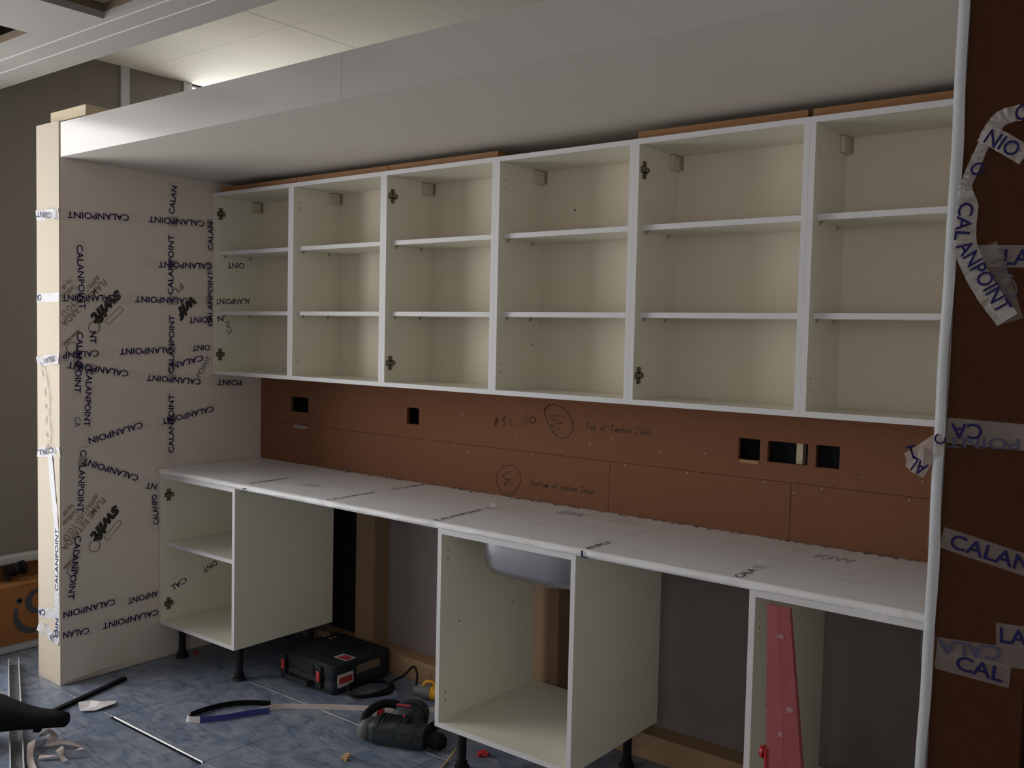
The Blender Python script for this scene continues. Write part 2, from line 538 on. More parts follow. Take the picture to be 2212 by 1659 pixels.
# ------------------------------------------------------------------ bulkhead over the units
bulk = thing('trim_1', (1.8, -0.5, 2.3177), 'satin white bulkhead of fascia boards and soffit above the cabinets', kind='structure')
for a, b in ((0.012, 1.795), (1.7965, 3.60)):
    fb = box('fascia_board', a, b, -1.058, -1.040, 2.3177, 2.4644, GLOSSW, bulk)
    fb.data.materials.append(SOFFIT)
    fb.data.polygons[4].material_index = 1
for a, b in ((0.005, 1.20), (1.201, 2.40), (2.401, 3.60)):
    box('soffit_board', a, b, -1.0398, 0.0, 2.3177, 2.3357, SOFFIT, bulk)
box('bulkhead_lid', 0.005, 3.60, -1.0398, 0.10, 2.44, 2.458, SOFFIT, bulk)

cap = box('timber_block', -0.10, 0.20, -1.046, -0.93, 2.474, 2.518, PALEPINE)
tag(cap, 'pale timber block lying on top of the left end panel', 'timber')

# ------------------------------------------------------------------ left end panel with film, tape and print
ep = thing('end_panel', (-0.104, -0.53, 0), 'tall boxed end panel with pale MDF front, left of the cabinets, covered in printed tape', 'panel')
box('core_board', -0.208, -0.0055, -1.058, 0.112, 0.0, 2.473, MDFL, ep)
box('face_board', -0.0052, -0.0002, -1.050, 0.0, 0.005, 2.473, FILM, ep)
# film: lower and upper sheet with a folded crease near the front edge
def film_sheet(y0, y1, z0, z1, zfun):
    ys = [y0, -0.985, -0.955, -0.90, -0.80, -0.70, -0.62, y1]
    zs = [z0 + (z1 - z0) * k / 12 for k in range(13)]
    v, f = [], []
    for i, y in enumerate(ys):
        for k, z in enumerate(zs):
            x = 0.0012 + 0.0011 * math.sin(y * 23 + z * 3) * math.sin(z * 5 + y * 7)
            if i == 2: x += 0.0022
            flare = max(0.0, 1.0 - (z - 0.02) / 0.17) if z < 0.19 else 0.0
            x += flare * {0: 0.0, 1: 0.014, 2: 0.020, 3: 0.013, 4: 0.006, 5: 0.002}.get(i, 0.0)
            v.append((x, y, zfun(y) if k == 0 else z))
    n = len(zs)
    for i in range(len(ys) - 1):
        for k in range(n - 1):
            a = i * n + k
            f.append((a, a + n, a + n + 1, a + 1))
    return v, f
v, f = film_sheet(-1.05, -0.553, 0.03, 0.90, lambda y: 0.012 + 0.02 * abs(math.sin(y * 9)))
mesh('film', v, f, FILM, ep, smooth=True)
v, f = film_sheet(-1.05, -0.302, 0.90, 2.275, lambda y: 0.90)
mesh('film', v, f, FILM, ep, smooth=True)

CP = 'CALANPOINT'
FX = 0.0040     # print lies just above the film
SX = 0.0215     # inner face of the first units' left side
PRINT = [
 (CP, 0, -0.741, 2.094, -1.027, 2.075), (CP, 0, -0.348, 2.108, -0.644, 2.098), ('CALAN', 0, -0.527, 2.135, -0.510, 2.269),
 (CP, 0, -0.304, 1.903, -0.593, 1.892), (CP, 0, -0.530, 1.754, -0.527, 2.037), (CP, 0, -0.972, 1.950, -0.960, 1.669),
 (CP, 0, -0.809, 1.724, -1.050, 1.714), (CP, 0, -0.423, 1.727, -0.711, 1.724), (CP, 0, -0.310, 1.606, -0.312, 1.881),
 ('ALANPOINT', 1, -0.088, 1.740, -0.292, 1.730), ('OINT', 1, -0.125, 1.918, -0.224, 1.913), ('CALAN', 0, -0.312, 1.981, -0.312, 2.120),
 ('POINT', 0, -0.304, 1.641, -0.430, 1.633), ('N', 1, -0.247, 1.648, -0.280, 1.644), ('CAL', 2, -0.206, 1.571, -0.230, 1.644),
 (CP, 0, -0.525, 1.376, -0.522, 1.655), ('OINT', 0, -0.312, 1.502, -0.410, 1.499), ('CALAN', 0, -0.351, 1.451, -0.521, 1.412),
 (CP, 0, -0.364, 1.332, -0.653, 1.360), ('POINT', 0, -0.125, 1.321, -0.270, 1.328), ('POINT', 3, -0.380, 1.357, -0.312, 1.456),
 ('ALANPOINT', 0, -0.529, 1.489, -0.786, 1.481), ('CALANP', 0, -0.885, 1.474, -1.049, 1.465), (CP, 0, -0.744, 1.379, -1.027, 1.424),
 (CP, 0, -0.970, 1.568, -0.983, 1.299), (CP, 0, -0.928, 1.405, -0.941, 1.148), ('NT', 0, -0.912, 1.572, -0.911, 1.518),
 (CP, 0, -0.524, 0.995, -0.524, 1.276), (CP, 0, -0.290, 1.197, -0.574, 1.147), ('CALANPOIN', 0, -0.673, 1.140, -0.932, 1.081),
 (CP, 0, -0.695, 0.888, -0.962, 0.996), ('LANPOINT', 0, -0.962, 0.975, -0.972, 0.766), ('C', 0, -0.957, 1.044, -0.957, 1.017),
 (CP, 0, -0.981, 0.662, -1.015, 0.382), ('CALANPO', 0, -0.602, 0.657, -0.612, 0.801), ('NT', 0, -0.600, 0.838, -0.655, 0.851),
 ('ANPOINT', 0, -0.592, 0.323, -0.745, 0.316), ('CAL', 1, -0.451, 0.367, -0.534, 0.337), ('OINT', 1, -0.278, 0.421, -0.355, 0.392),
 ('CALANPOIN', 0, -0.809, 0.328, -1.049, 0.318), (CP, 0, -0.592, 0.231, -0.868, 0.226), ('CALAN', 0, -0.932, 0.222, -1.050, 0.228),
 ('CA', 3, -0.983, 1.192, -0.982, 1.147)]
# clear tape strips (y0,z0 -> y1,z1) on the panel; words that lie on a strip become its print
STRIPS = [
 ((-1.05, 2.074), (-0.304, 2.110)), ((-0.70, 1.889), (-0.304, 1.903)), ((-1.05, 1.714), (-0.304, 1.732)), ((-0.44, 1.632), (-0.304, 1.641)),
 ((-1.05, 1.463), (-0.50, 1.492)), ((-0.44, 1.498), (-0.304, 1.502)), ((-0.55, 1.405), (-0.33, 1.456)), ((-1.05, 1.427), (-0.70, 1.370)),
 ((-0.70, 1.365), (-0.09, 1.319)), ((-0.52, 1.345), (-0.515, 2.29)), ((-0.524, 0.94), (-0.524, 1.30)), ((-0.965, 1.98), (-0.965, 1.64)),
 ((-0.968, 1.60), (-0.985, 1.27)), ((-0.925, 1.43), (-0.942, 1.12)), ((-0.60, 1.142), (-0.27, 1.201)), ((-0.96, 1.075), (-0.64, 1.148)),
 ((-0.98, 1.003), (-0.60, 0.850)), ((-0.957, 1.06), (-0.974, 0.74)), ((-0.978, 0.69), (-1.018, 0.36)), ((-0.600, 0.63), (-0.612, 0.83)),
 ((-0.78, 0.314), (-0.592, 0.323)), ((-1.05, 0.318), (-0.79, 0.329)), ((-0.90, 0.226), (-0.575, 0.231)), ((-1.05, 0.228), (-0.91, 0.222)),
 ((-0.312, 1.59), (-0.312, 2.14)), ((-0.912, 1.60), (-0.911, 1.50))]
tapes = []
for (a, b) in STRIPS:
    tapes.append((a, b, tape('tape', [(0.0036, a[0], a[1]), (0.0036, b[0], b[1])], (1, 0, 0), 0.048, TAPE, ep)))
def seg_dist(p, a, b):
    p, a, b = Vector(p), Vector(a), Vector(b)
    t = max(0, min(1, (p - a).dot(b - a) / (b - a).length_squared))
    return (p - a - (b - a) * t).length
SIDE_PRINT = []
for t, pl, y0, z0, y1, z1 in PRINT:
    if pl in (1, 2):
        SIDE_PRINT.append((t, pl, y0, z0, y1, z1))
        continue
    dd = Vector((y1 - y0, z1 - z0)).normalized()
    best, bd = ep, 0.05
    for a, b, o in tapes:
        td = (Vector(b) - Vector(a)).normalized()
        if abs(td.dot(dd)) < 0.8: continue
        e = seg_dist(((y0 + y1) / 2, (z0 + z1) / 2), a, b)
        if e < bd: best, bd = o, e
    lettering(t, (0.0046, y0, z0), (0.0046, y1, z1), (1, 0, 0), 0.029, INKF if pl == 3 else INK, best, bold=0.012)
# maker's print on the film
FP = [('swift', -0.786, 0.760, -0.914, 0.630, 0.062, 1), ('swift', -0.776, 1.745, -0.912, 1.614, 0.062, 1), ('wif', -0.392, 1.731, -0.494, 1.650, 0.062, 1),
      ('FLAME RETARDA', -0.860, 0.812, -1.047, 0.610, 0.030, 0), ('APPROVED TO LP', -0.892, 0.835, -1.047, 0.650, 0.024, 0), ('Certificate', -0.984, 0.780, -1.047, 0.720, 0.022, 0), ('No 68', -1.005, 0.804, -1.047, 0.764, 0.020, 0),
      ('FLAME RETARDA', -0.853, 1.799, -1.047, 1.597, 0.030, 0), ('APPROVED TO LI', -0.884, 1.818, -1.047, 1.641, 0.024, 0), ('Certificate', -0.991, 1.770, -1.047, 1.715, 0.022, 0), ('No 68', -1.009, 1.793, -1.047, 1.756, 0.020, 0), ('FL', -0.465, 1.802, -0.515, 1.758, 0.030, 0)]
for t, y0, z0, y1, z1, h, k in FP:
    lettering(t, (0.0034, y0, z0), (0.0034, y1, z1), (1, 0, 0), h, BLACKINK if k else BROWNINK, ep, bold=0.05 if k else 0.008, shear=0.25 if k else 0.0)
    if k and t == 'swift':   # slim outlined bar under the word
        d = Vector((0, y1 - y0, z1 - z0)).normalized()
        u = Vector((1, 0, 0)).cross(d)
        c = Vector((0.0034, (y0 + y1) / 2, (z0 + z1) / 2)) + u * 0.047
        v, f = join([ob(c + u * s * 0.011, d * 0.05, u * 0.0012, Vector((0.0002, 0, 0))) for s in (-1, 1)] + [ob(c + d * s * 0.05, d * 0.0012, u * 0.011, Vector((0.0002, 0, 0))) for s in (-1, 1)])
        mesh('printed_box', v, f, BROWNINK, ep)
# larger outlined marks of the same print: two rings and a broken bar beside each logo
for dz in (0.0, -0.985):
    parts = []
    for cy, cz, rr in ((-0.905, 1.588, 0.026), (-1.005, 1.497, 0.026)):
        n = 28
        vv = [Vector((0.0034, cy + q * math.cos(2 * math.pi * i / n), cz + dz + q * math.sin(2 * math.pi * i / n))) for i in range(n) for q in (rr - 0.0022, rr + 0.0022)]
        parts.append((vv, [(2 * i, (2 * i + 2) % (2 * n), (2 * i + 3) % (2 * n), 2 * i + 1) for i in range(n)]))
    for y0, z0, y1, z1 in ((-1.045, 1.512, -1.012, 1.541), (-1.008, 1.545, -0.975, 1.574)):
        a, b = Vector((0.0034, y0, z0 + dz)), Vector((0.0034, y1, z1 + dz))
        d = (b - a).normalized()
        parts.append(ob((a + b) / 2, (b - a) / 2, Vector((1, 0, 0)).cross(d) * 0.005, Vector((0.0002, 0, 0))))
    mesh('printed_marks', *join(parts), BROWNINK, ep)
# tape wrapped over the raw front face
FY = -1.0586
front_bands = [((-0.208, 2.079), (-0.004, 2.077), 0.045), ((-0.208, 1.715), (-0.004, 1.718), 0.040), ((-0.208, 1.430), (-0.004, 1.452), 0.046),
               ((-0.208, 1.025), (-0.004, 1.042), 0.046), ((-0.208, 0.291), (-0.010, 0.322), 0.042), ((-0.208, 0.235), (-0.012, 0.205), 0.052)]
bands = []
for k, (a, b, w) in enumerate(front_bands):
    n = 9
    pts = [(a[0] + (b[0] - a[0]) * i / n, FY - (0.004 * random.random() if k in (0, 2, 5) else 0.0), a[1] + (b[1] - a[1]) * i / n) for i in range(n + 1)]
    bands.append(tape('tape', pts, (0, -1, 0), w, TAPEW, ep, jag=0.006 if k in (0, 2, 3, 5) else 0.0005))
lettering('CA', (-0.141, FY - 0.0015, 0.304), (-0.205, FY - 0.0015, 0.292), (0, -1, 0), 0.028, INK, bands[4], bold=0.012)
lettering('CA', (-0.165, FY - 0.0015, 1.717), (-0.206, FY - 0.0015, 1.716), (0, -1, 0), 0.028, INK, bands[1], bold=0.012)
lettering('PO', (-0.075, FY - 0.009, 0.200), (-0.022, FY - 0.009, 0.245), (0, -1, 0), 0.028, INK, bands[5], bold=0.012)
lettering('CALAN', (-0.025, FY - 0.009, 1.452), (-0.130, FY - 0.009, 1.436), (0, -1, 0), 0.026, INKD, bands[2], bold=0.012)
lettering('OINT', (-0.060, FY - 0.009, 2.070), (-0.190, FY - 0.009, 2.086), (0, -1, 0), 0.026, INKD, bands[0], bold=0.012)
lettering('CAL', (-0.040, FY - 0.009, 1.050), (-0.190, FY - 0.009, 1.022), (0, -1, 0), 0.026, INKD, bands[3], bold=0.012)
# twisted ribbon hanging down the front face, then a flat strip along its right edge
rp = catmull([(-0.160, FY - 0.004, 1.43), (-0.135, FY - 0.010, 1.39), (-0.101, FY - 0.012, 1.284), (-0.102, FY - 0.010, 1.207), (-0.090, FY - 0.012, 1.118), (-0.097, FY - 0.006, 1.05)], 10)
v, f = [], []
for i, p in enumerate(rp):
    t = i * 0.42
    w = Vector((math.cos(t), math.sin(t) * 0.5, 0.15)) * (0.010 + 0.004 * math.sin(i * 1.7))
    v += [p + w, p - w]
for i in range(len(rp) - 1):
    f.append((2 * i, 2 * i + 1, 2 * i + 3, 2 * i + 2))
mesh('tape_twist', v, f, TAPEC, ep, smooth=False)
pts = catmull([(-0.085, FY - 0.003, 1.02), (-0.065, FY - 0.002, 0.883), (-0.036, FY - 0.001, 0.707), (-0.030, FY - 0.001, 0.45), (-0.030, FY - 0.001, 0.200)], 6)
tp = tape('tape', pts, (0, -1, 0), 0.040, TAPEW, ep, jag=0.0008)
lettering(CP, (-0.033, FY - 0.0022, 0.423), (-0.031, FY - 0.0022, 0.702), (0, -1, 0), 0.027, INK, tp, bold=0.012)
lettering('OIN', (-0.032, FY - 0.0022, 0.215), (-0.031, FY - 0.0022, 0.300), (0, -1, 0), 0.027, INK, tp, bold=0.012)

# ------------------------------------------------------------------ right end panel
rpn = thing('end_panel', (3.665, -0.53, 0), 'tall dark brown MDF end panel with a white inner edge, right of the cabinets', 'panel')
SKEW = 0.0105   # the panel stands slightly out of plumb
def skx(z): return SKEW * (z - 1.26)
def skew_box(name, x0, x1, y0, y1, z0, z1, mt):
    v, f = ab(x0, x1, y0, y1, z0, z1)
    return mesh(name, [Vector((p.x + skx(p.z), p.y, p.z)) for p in v], f, mt, rpn)
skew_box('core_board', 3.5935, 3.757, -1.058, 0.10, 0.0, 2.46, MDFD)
skew_box('white_face', 3.5745, 3.5930, -1.050, -0.002, 0.004, 2.455, GLOSSW)
# wrapped white foam edge, a little uneven
v, f = [], []
zs = [0.005 + 2.45 * k / 60 for k in range(61)]
for k, z in enumerate(zs):
    wob = 0.0022 * math.sin(z * 7.3) + 0.0012 * math.sin(z * 23)
    c = 3.583 + skx(z) * 1.0
    for x, y in ((c - 0.0105 + wob * 0.5, -1.045), (c - 0.0115 + wob * 0.5, -1.058), (c - 0.006, -1.063 - abs(wob)), (c + 0.004, -1.063 - abs(wob) * 0.5), (c + 0.0095 + wob, -1.0590)):
        v.append((x, y, z))
for k in range(60):
    for j in range(4):
        a = k * 5 + j
        f.append((a, a + 1, a + 6, a + 5))
mesh('edge_foam', v, f, mat('grey_white_edge_film', (0.52, 0.53, 0.56), 0.5, bump=(60, 0.2)), rpn, smooth=True)
RY = -1.0588
def rtape(a, b, w, mt=TAPED, n=6, jag=0.0008):
    return tape('tape', [(a[0] + (b[0] - a[0]) * i / n, RY, a[1] + (b[1] - a[1]) * i / n) for i in range(n + 1)], (0, -1, 0), w, mt, rpn, jag=jag)
def rprint(t, a, b, par, mt=INK, h=0.030, dy=0.0018):
    lettering(t, (a[0], RY - dy, a[1]), (b[0], RY - dy, b[1]), (0, -1, 0), h, mt, par, bold=0.014)
t = rtape((3.596, 1.213), (3.757, 1.180), 0.043)
rprint('CALAN', (3.613, 1.2095), (3.757, 1.1815), t)
t = rtape((3.597, 1.428), (3.757, 1.424), 0.050)
rprint('CA', (3.661, 1.430), (3.604, 1.427), t, h=0.031)
rprint('POINT', (3.727, 1.411), (3.598, 1.404), t, INKD, h=0.022, dy=0.0012)
t = rtape((3.597, 0.990), (3.757, 1.002), 0.040)
rprint('CALA', (3.713, 1.004), (3.599, 0.992), t, INKD)
t = rtape((3.595, 0.968), (3.730, 0.961), 0.044)
rprint('CAL', (3.634, 0.969), (3.719, 0.962), t, dy=0.0024)
t = rtape((3.702, 1.040), (3.757, 1.043), 0.044)
rprint('LA', (3.709, 1.040), (3.756, 1.042), t)
t = rtape((3.606, 1.772), (3.757, 1.765), 0.042)
rprint('LAN', (3.684, 1.767), (3.756, 1.763), t)
# loose loop of tape standing off the face
def ribbon(pts, wid, mt, seed, amp=0.003):
    rnd = random.Random(seed)
    P = catmull(pts, 6)
    v, f = [], []
    for i, p in enumerate(P):
        d = (P[min(i + 1, len(P) - 1)] - P[max(i - 1, 0)]).normalized()
        u = Vector((0, -1, 0)).cross(d).normalized()
        w = wid(i / (len(P) - 1)) / 2
        k = rnd.uniform(-amp, amp)
        v += [p + u * w + Vector((0, k, 0)), p + Vector((0, -abs(k), 0)), p - u * w + Vector((0, -k, 0))]
    for i in range(len(P) - 1):
        for j in range(2):
            a = 3 * i + j
            f.append((a, a + 1, a + 4, a + 3))
    return mesh('loose_tape', v, f, mt, rpn)
RP = [(3.750, 2.026), (3.706, 2.034), (3.671, 2.028), (3.654, 2.007), (3.638, 1.974), (3.621, 1.929), (3.612, 1.901), (3.616, 1.863), (3.614, 1.825), (3.617, 1.790), (3.634, 1.746), (3.660, 1.699), (3.697, 1.647)]
lt = ribbon([(x, RY - 0.012, z) for x, z in RP], lambda s: 0.030 if s < 0.3 else (0.022 if s < 0.48 else min(0.042, 0.022 + (s - 0.48) * 0.2)), TAPEC, 3)
lettering('CAL', (3.618, RY - 0.020, 1.872), (3.611, RY - 0.020, 1.800), (0, -1, 0), 0.028, INK, lt, bold=0.014)
lettering('ANPOINT', (3.613, RY - 0.020, 1.796), (3.694, RY - 0.020, 1.664), (0, -1, 0), 0.030, INK, lt, bold=0.014)
lettering('O', (3.628, RY - 0.020, 1.945), (3.640, RY - 0.020, 1.925), (0, -1, 0), 0.026, INK, lt, bold=0.014)
lettering('C', (3.694, RY - 0.020, 2.034), (3.716, RY - 0.020, 2.032), (0, -1, 0), 0.030, INK, lt, bold=0.014)
lt = ribbon([(3.640, RY - 0.016, 2.004), (3.672, RY - 0.020, 1.983), (3.715, RY - 0.017, 1.952)], lambda s: 0.036, TAPEC, 5)
lettering('NIO', (3.650, RY - 0.028, 1.995), (3.704, RY - 0.028, 1.960), (0, -1, 0), 0.028, INK, lt, bold=0.014)
lt = ribbon([(3.652, RY - 0.006, 1.790), (3.680, RY - 0.008, 1.716), (3.704, RY - 0.007, 1.644)], lambda s: 0.040, TAPED, 8, 0.001)
lettering('CAL', (3.705, RY - 0.0105, 1.690), (3.668, RY - 0.0105, 1.778), (0, -1, 0), 0.026, INKB, lt, bold=0.01)
# crumpled tag sticking out to the left of the white edge
tagp = [(3.588, 1.420), (3.570, 1.415), (3.547, 1.397), (3.519, 1.374), (3.524, 1.362), (3.521, 1.349), (3.540, 1.337), (3.557, 1.328), (3.567, 1.348), (3.573, 1.367), (3.589, 1.378), (3.596, 1.396)]
rnd = random.Random(11)
v = [(x, RY - 0.006 + rnd.uniform(-0.010, 0.012), z) for x, z in tagp]
for (x, z) in ((3.560, 1.392), (3.543, 1.365), (3.556, 1.350), (3.577, 1.392)):
    v.append((x, RY - 0.010 + rnd.uniform(-0.012, 0.010), z))
f = [(0, 1, 12), (1, 2, 12), (2, 3, 13), (2, 13, 12), (3, 4, 13), (4, 5, 13), (5, 6, 13), (6, 14, 13), (6, 7, 14), (7, 8, 14), (8, 9, 14), (9, 12, 14), (12, 13, 14), (9, 10, 15), (9, 15, 12), (10, 11, 15), (11, 0, 15), (0, 12, 15)]
tg = mesh('tape_tag', v, f, TAPEC, rpn)
lettering('AL', (3.566, RY - 0.026, 1.345), (3.536, RY - 0.026, 1.362), (0, -1, 0), 0.028, INK, tg, bold=0.014)
lettering('T', (3.530, RY - 0.026, 1.378), (3.548, RY - 0.026, 1.384), (0, -1, 0), 0.026, INK, tg, bold=0.014)
lettering('C', (3.586, RY - 0.026, 1.402), (3.594, RY - 0.026, 1.418), (0, -1, 0), 0.022, INK, tg, bold=0.014)
# wraps of tape over the white edge
for z, w in ((1.765, 0.045), (1.205, 0.030), (0.985, 0.060), (1.420, 0.050)):
    x = 3.583 + skx(z)
    tape('tape', [(x - 0.0135, -1.0645, z), (x, -1.0668, z), (x + 0.015, -1.0655, z)], (0, -1, 0), w, TAPE, rpn)
box('pine_strip', 3.775, 3.81, -1.03, -0.99, 0.0, 2.40, PALEPINE)
tag(bpy.data.objects['pine_strip'], 'pale timber strip standing at the right edge behind the brown panel', 'timber')

# ------------------------------------------------------------------ back boards with cut-outs and handwriting
def holed_board(name, x0, x1, z0, z1, cuts, parent):
    """one board with rectangular holes, 18 mm thick, front at y=0"""
    xs = sorted({x0, x1, *[c[0] for c in cuts], *[c[1] for c in cuts]})
    zs = sorted({z0, z1, *[c[2] for c in cuts], *[c[3] for c in cuts]})
    def solid(i, k):
        if i < 0 or k < 0 or i >= len(xs) - 1 or k >= len(zs) - 1: return False
        cx, cz = (xs[i] + xs[i + 1]) / 2, (zs[k] + zs[k + 1]) / 2
        return not any(c[0] < cx < c[1] and c[2] < cz < c[3] for c in cuts)
    vi, v, f = {}, [], []
    def V(i, k, s):
        if (i, k, s) not in vi:
            vi[(i, k, s)] = len(v)
            v.append((xs[i], 0.0 if s == 0 else 0.0178, zs[k]))
        return vi[(i, k, s)]
    for i in range(len(xs) - 1):
        for k in range(len(zs) - 1):
            if not solid(i, k): continue
            f.append((V(i, k, 0), V(i + 1, k, 0), V(i + 1, k + 1, 0), V(i, k + 1, 0)))
            f.append((V(i, k, 1), V(i, k + 1, 1), V(i + 1, k + 1, 1), V(i + 1, k, 1)))
            if not solid(i - 1, k): f.append((V(i, k, 0), V(i, k + 1, 0), V(i, k + 1, 1), V(i, k, 1)))
            if not solid(i + 1, k): f.append((V(i + 1, k, 0), V(i + 1, k, 1), V(i + 1, k + 1, 1), V(i + 1, k + 1, 0)))
            if not solid(i, k - 1): f.append((V(i, k, 0), V(i, k, 1), V(i + 1, k, 1), V(i + 1, k, 0)))
            if not solid(i, k + 1): f.append((V(i, k + 1, 0), V(i + 1, k + 1, 0), V(i + 1, k + 1, 1), V(i, k + 1, 1)))
    return mesh(name, v, f, MDF, parent)
ub = thing('backing_board', (1.787, 0.009, 1.121), 'long upper brown MDF backing board with five socket cut-outs', 'board')
CUTS = [(0.242, 0.380, 1.185, 1.260), (1.065, 1.142, 1.184, 1.258), (2.678, 2.757, 1.183, 1.257), (2.784, 2.924, 1.184, 1.256), (2.951, 3.030, 1.183, 1.257)]
holed_board('board', 0.0008, 3.572, 1.1215, 2.31, CUTS, ub)
lbs = []
for a, b, lab in ((0.0008, 2.1515, 'lower brown MDF backing board on the left, pencilled with a circled figure'),
                  (2.1535, 2.8705, 'short middle lower brown MDF backing board right of the pencilled one'),
                  (2.8725, 3.572, 'lower brown MDF backing board beside the right end panel')):
    t = thing('backing_board', ((a + b) / 2, 0.009, 0.90), lab, 'board')
    box('board', a, b, 0.0, 0.0178, 0.905, 1.1200, MDF, t)
    lbs.append(t)
HY = -0.0006
c1 = [(1.839, 1.296), (1.858, 1.319), (1.891, 1.323), (1.931, 1.31), (1.964, 1.278), (1.979, 1.247), (1.966, 1.209), (1.934, 1.192), (1.901, 1.198), (1.867, 1.233), (1.843, 1.275), (1.837, 1.299), (1.858, 1.316)]
m1 = [(1.935, 1.28), (1.866, 1.277), (1.865, 1.271), (1.923, 1.251), (1.874, 1.242), (1.877, 1.237), (1.915, 1.225)]
gl = [[(1.777, 1.264), (1.765, 1.258), (1.764, 1.25), (1.769, 1.241), (1.783, 1.241), (1.794, 1.249), (1.791, 1.26), (1.777, 1.264)],
      [(1.751, 1.271), (1.748, 1.232), (1.728, 1.233)], [(1.717, 1.245), (1.751, 1.246)], [(1.671, 1.253), (1.662, 1.223), (1.688, 1.228)],
      [(1.627, 1.268), (1.634, 1.252), (1.622, 1.241), (1.637, 1.229), (1.625, 1.214)],
      [(1.593, 1.247), (1.585, 1.241), (1.596, 1.233), (1.581, 1.221), (1.587, 1.213), (1.597, 1.221), (1.585, 1.231), (1.599, 1.242), (1.593, 1.247)]]
c2 = [(1.634, 0.928), (1.601, 0.969), (1.596, 1.003), (1.62, 1.039), (1.663, 1.055), (1.702, 1.048), (1.724, 1.017), (1.718, 0.977), (1.691, 0.946), (1.641, 0.928)]
m2 = [(1.676, 1.033), (1.639, 1.016), (1.632, 1.006), (1.647, 0.994), (1.672, 1.0), (1.658, 0.988), (1.639, 0.972), (1.69, 0.978)]
def sm(pts, sub=6): return [(p.x, p.y) for p in catmull([(a, b, 0) for a, b in pts], sub)]
stroke([sm(c1), m1], 0.0032, HY, ub)
stroke([sm(g) if len(g) > 4 else g for g in gl], 0.0028, HY, ub)
stroke([sm(c2), sm(m2, 4)], 0.0028, HY, lbs[0])
# single-stroke hand lettering
G = {'T': [[(0, 1), (.7, 1)], [(.35, 1), (.33, 0)]], 'o': [[(.5, .3), (.3, .55), (.05, .3), (.25, 0), (.5, .25)]], 'p': [[(.05, .55), (0, -.3)], [(.05, .5), (.4, .5), (.4, .15), (.05, .1)]],
     'f': [[(.5, .85), (.3, .95), (.2, .7), (.2, -.1)], [(0, .4), (.45, .45)]], 'C': [[(.6, .9), (.25, .95), (0, .5), (.2, .05), (.6, .1)]], 'c': [[(.45, .5), (.15, .5), (.0, .25), (.2, 0), (.45, .08)]],
     'e': [[(.05, .25), (.45, .35), (.3, .55), (.05, .35), (.2, 0), (.5, .1)]], 'n': [[(0, 0), (.05, .5), (.1, .35), (.35, .5), (.42, 0)]], 't': [[(.2, .9), (.18, .05), (.35, 0)], [(0, .5), (.42, .55)]],
     'r': [[(.02, .5), (.05, 0), (.1, .35), (.4, .5)]], 'J': [[(0, 1), (.7, 1.05)], [(.4, 1), (.35, .0), (.1, -.1), (0, .15)]], 'i': [[(.1, .5), (.1, 0)], [(.1, .75), (.12, .8)]],
     'B': [[(0, 0), (.03, 1), (.4, .95), (.45, .7), (.05, .52), (.5, .35), (.4, .05), (0, 0)]], 'm': [[(0, 0), (.03, .5), (.2, .4), (.25, 0), (.3, .45), (.5, .45), (.52, 0)]]}
def hand(text, x0, z0, x1, h, parent):
    rnd = random.Random(len(text))
    lines, cx = [], 0.0
    for ch in text:
        if ch == ' ':
            cx += 0.75
            continue
        wv = max(p[0] for l in G[ch] for p in l)
        dz = rnd.uniform(-.06, .06)
        for l in G[ch]:
            lines.append([(cx + p[0], p[1] + dz) for p in l])
        cx += wv + 0.22
    s = (x1 - x0) / cx
    stroke([[(x0 + p[0] * s, z0 + p[1] * h) for p in l] for l in lines], 0.0027, HY, parent)
hand('Top of Centre Joint', 2.040, 1.236, 2.336, 0.024, ub)
hand('Bottom of centre Joint', 1.783, 0.985, 2.090, 0.022, lbs[0])
for x, z in [(1.444, 1.208), (1.7, 1.177), (2.06, 1.179), (2.159, 1.209), (2.369, 1.175), (3.287, 1.173), (1.40, 1.245), (2.55, 1.19), (3.09, 1.172), (2.99, 1.172)]:
    v, f = cyl((x, 0.002, z), (x, -0.0012, z), 0.0028, n=10)
    mesh('screw', v, f, HOLE if x in (3.09, 2.99) else SCREW, ub)
for x, z in [(1.784, 1.114), (2.222, 1.113), (2.484, 1.113), (1.44, 1.089), (1.505, 1.114), (2.776, 1.112), (2.872 + .01, 1.088), (2.975, 1.112), (3.25, 1.110), (1.36, 1.112), (2.148, 1.09)]:
    par = lbs[0] if x < 2.15 else (lbs[1] if x < 2.87 else lbs[2])
    v, f = cyl((x, 0.002, z), (x, -0.0012, z), 0.0028, n=10)
    mesh('screw', v, f, SCREW, par)
# old plaster smear on the left board and chipped edge under one socket
v = [(0.30 + 0.055 * math.cos(a) * (1 + .2 * math.sin(3 * a)), -0.0005, 1.128 + 0.012 * math.sin(a) * (1 + .3 * math.cos(2 * a)) ) for a in [2 * math.pi * k / 18 for k in range(18)]]
v = [(x + 0.02, y, z - 0.018) for x, y, z in v]
mesh('plaster_smear', v, [tuple(range(18))], mat('plaster_smear_grey', (0.28, 0.25, 0.24), 0.9), lbs[0])
mesh('chipped_edge', *ab(2.685, 2.752, -0.0006, 0.004, 1.171, 1.1828), mat('chipped_mdf', (0.36, 0.20, 0.09), 0.9), ub)
# timber glimpsed inside the wide cut-out
v, f = join([ab(2.868, 2.890, 0.045, 0.075, 1.13, 1.30)])
tag(mesh('timber_packer', v, f, PALEPINE), 'rough pale timber packer seen inside the wide socket cut-out', 'timber')

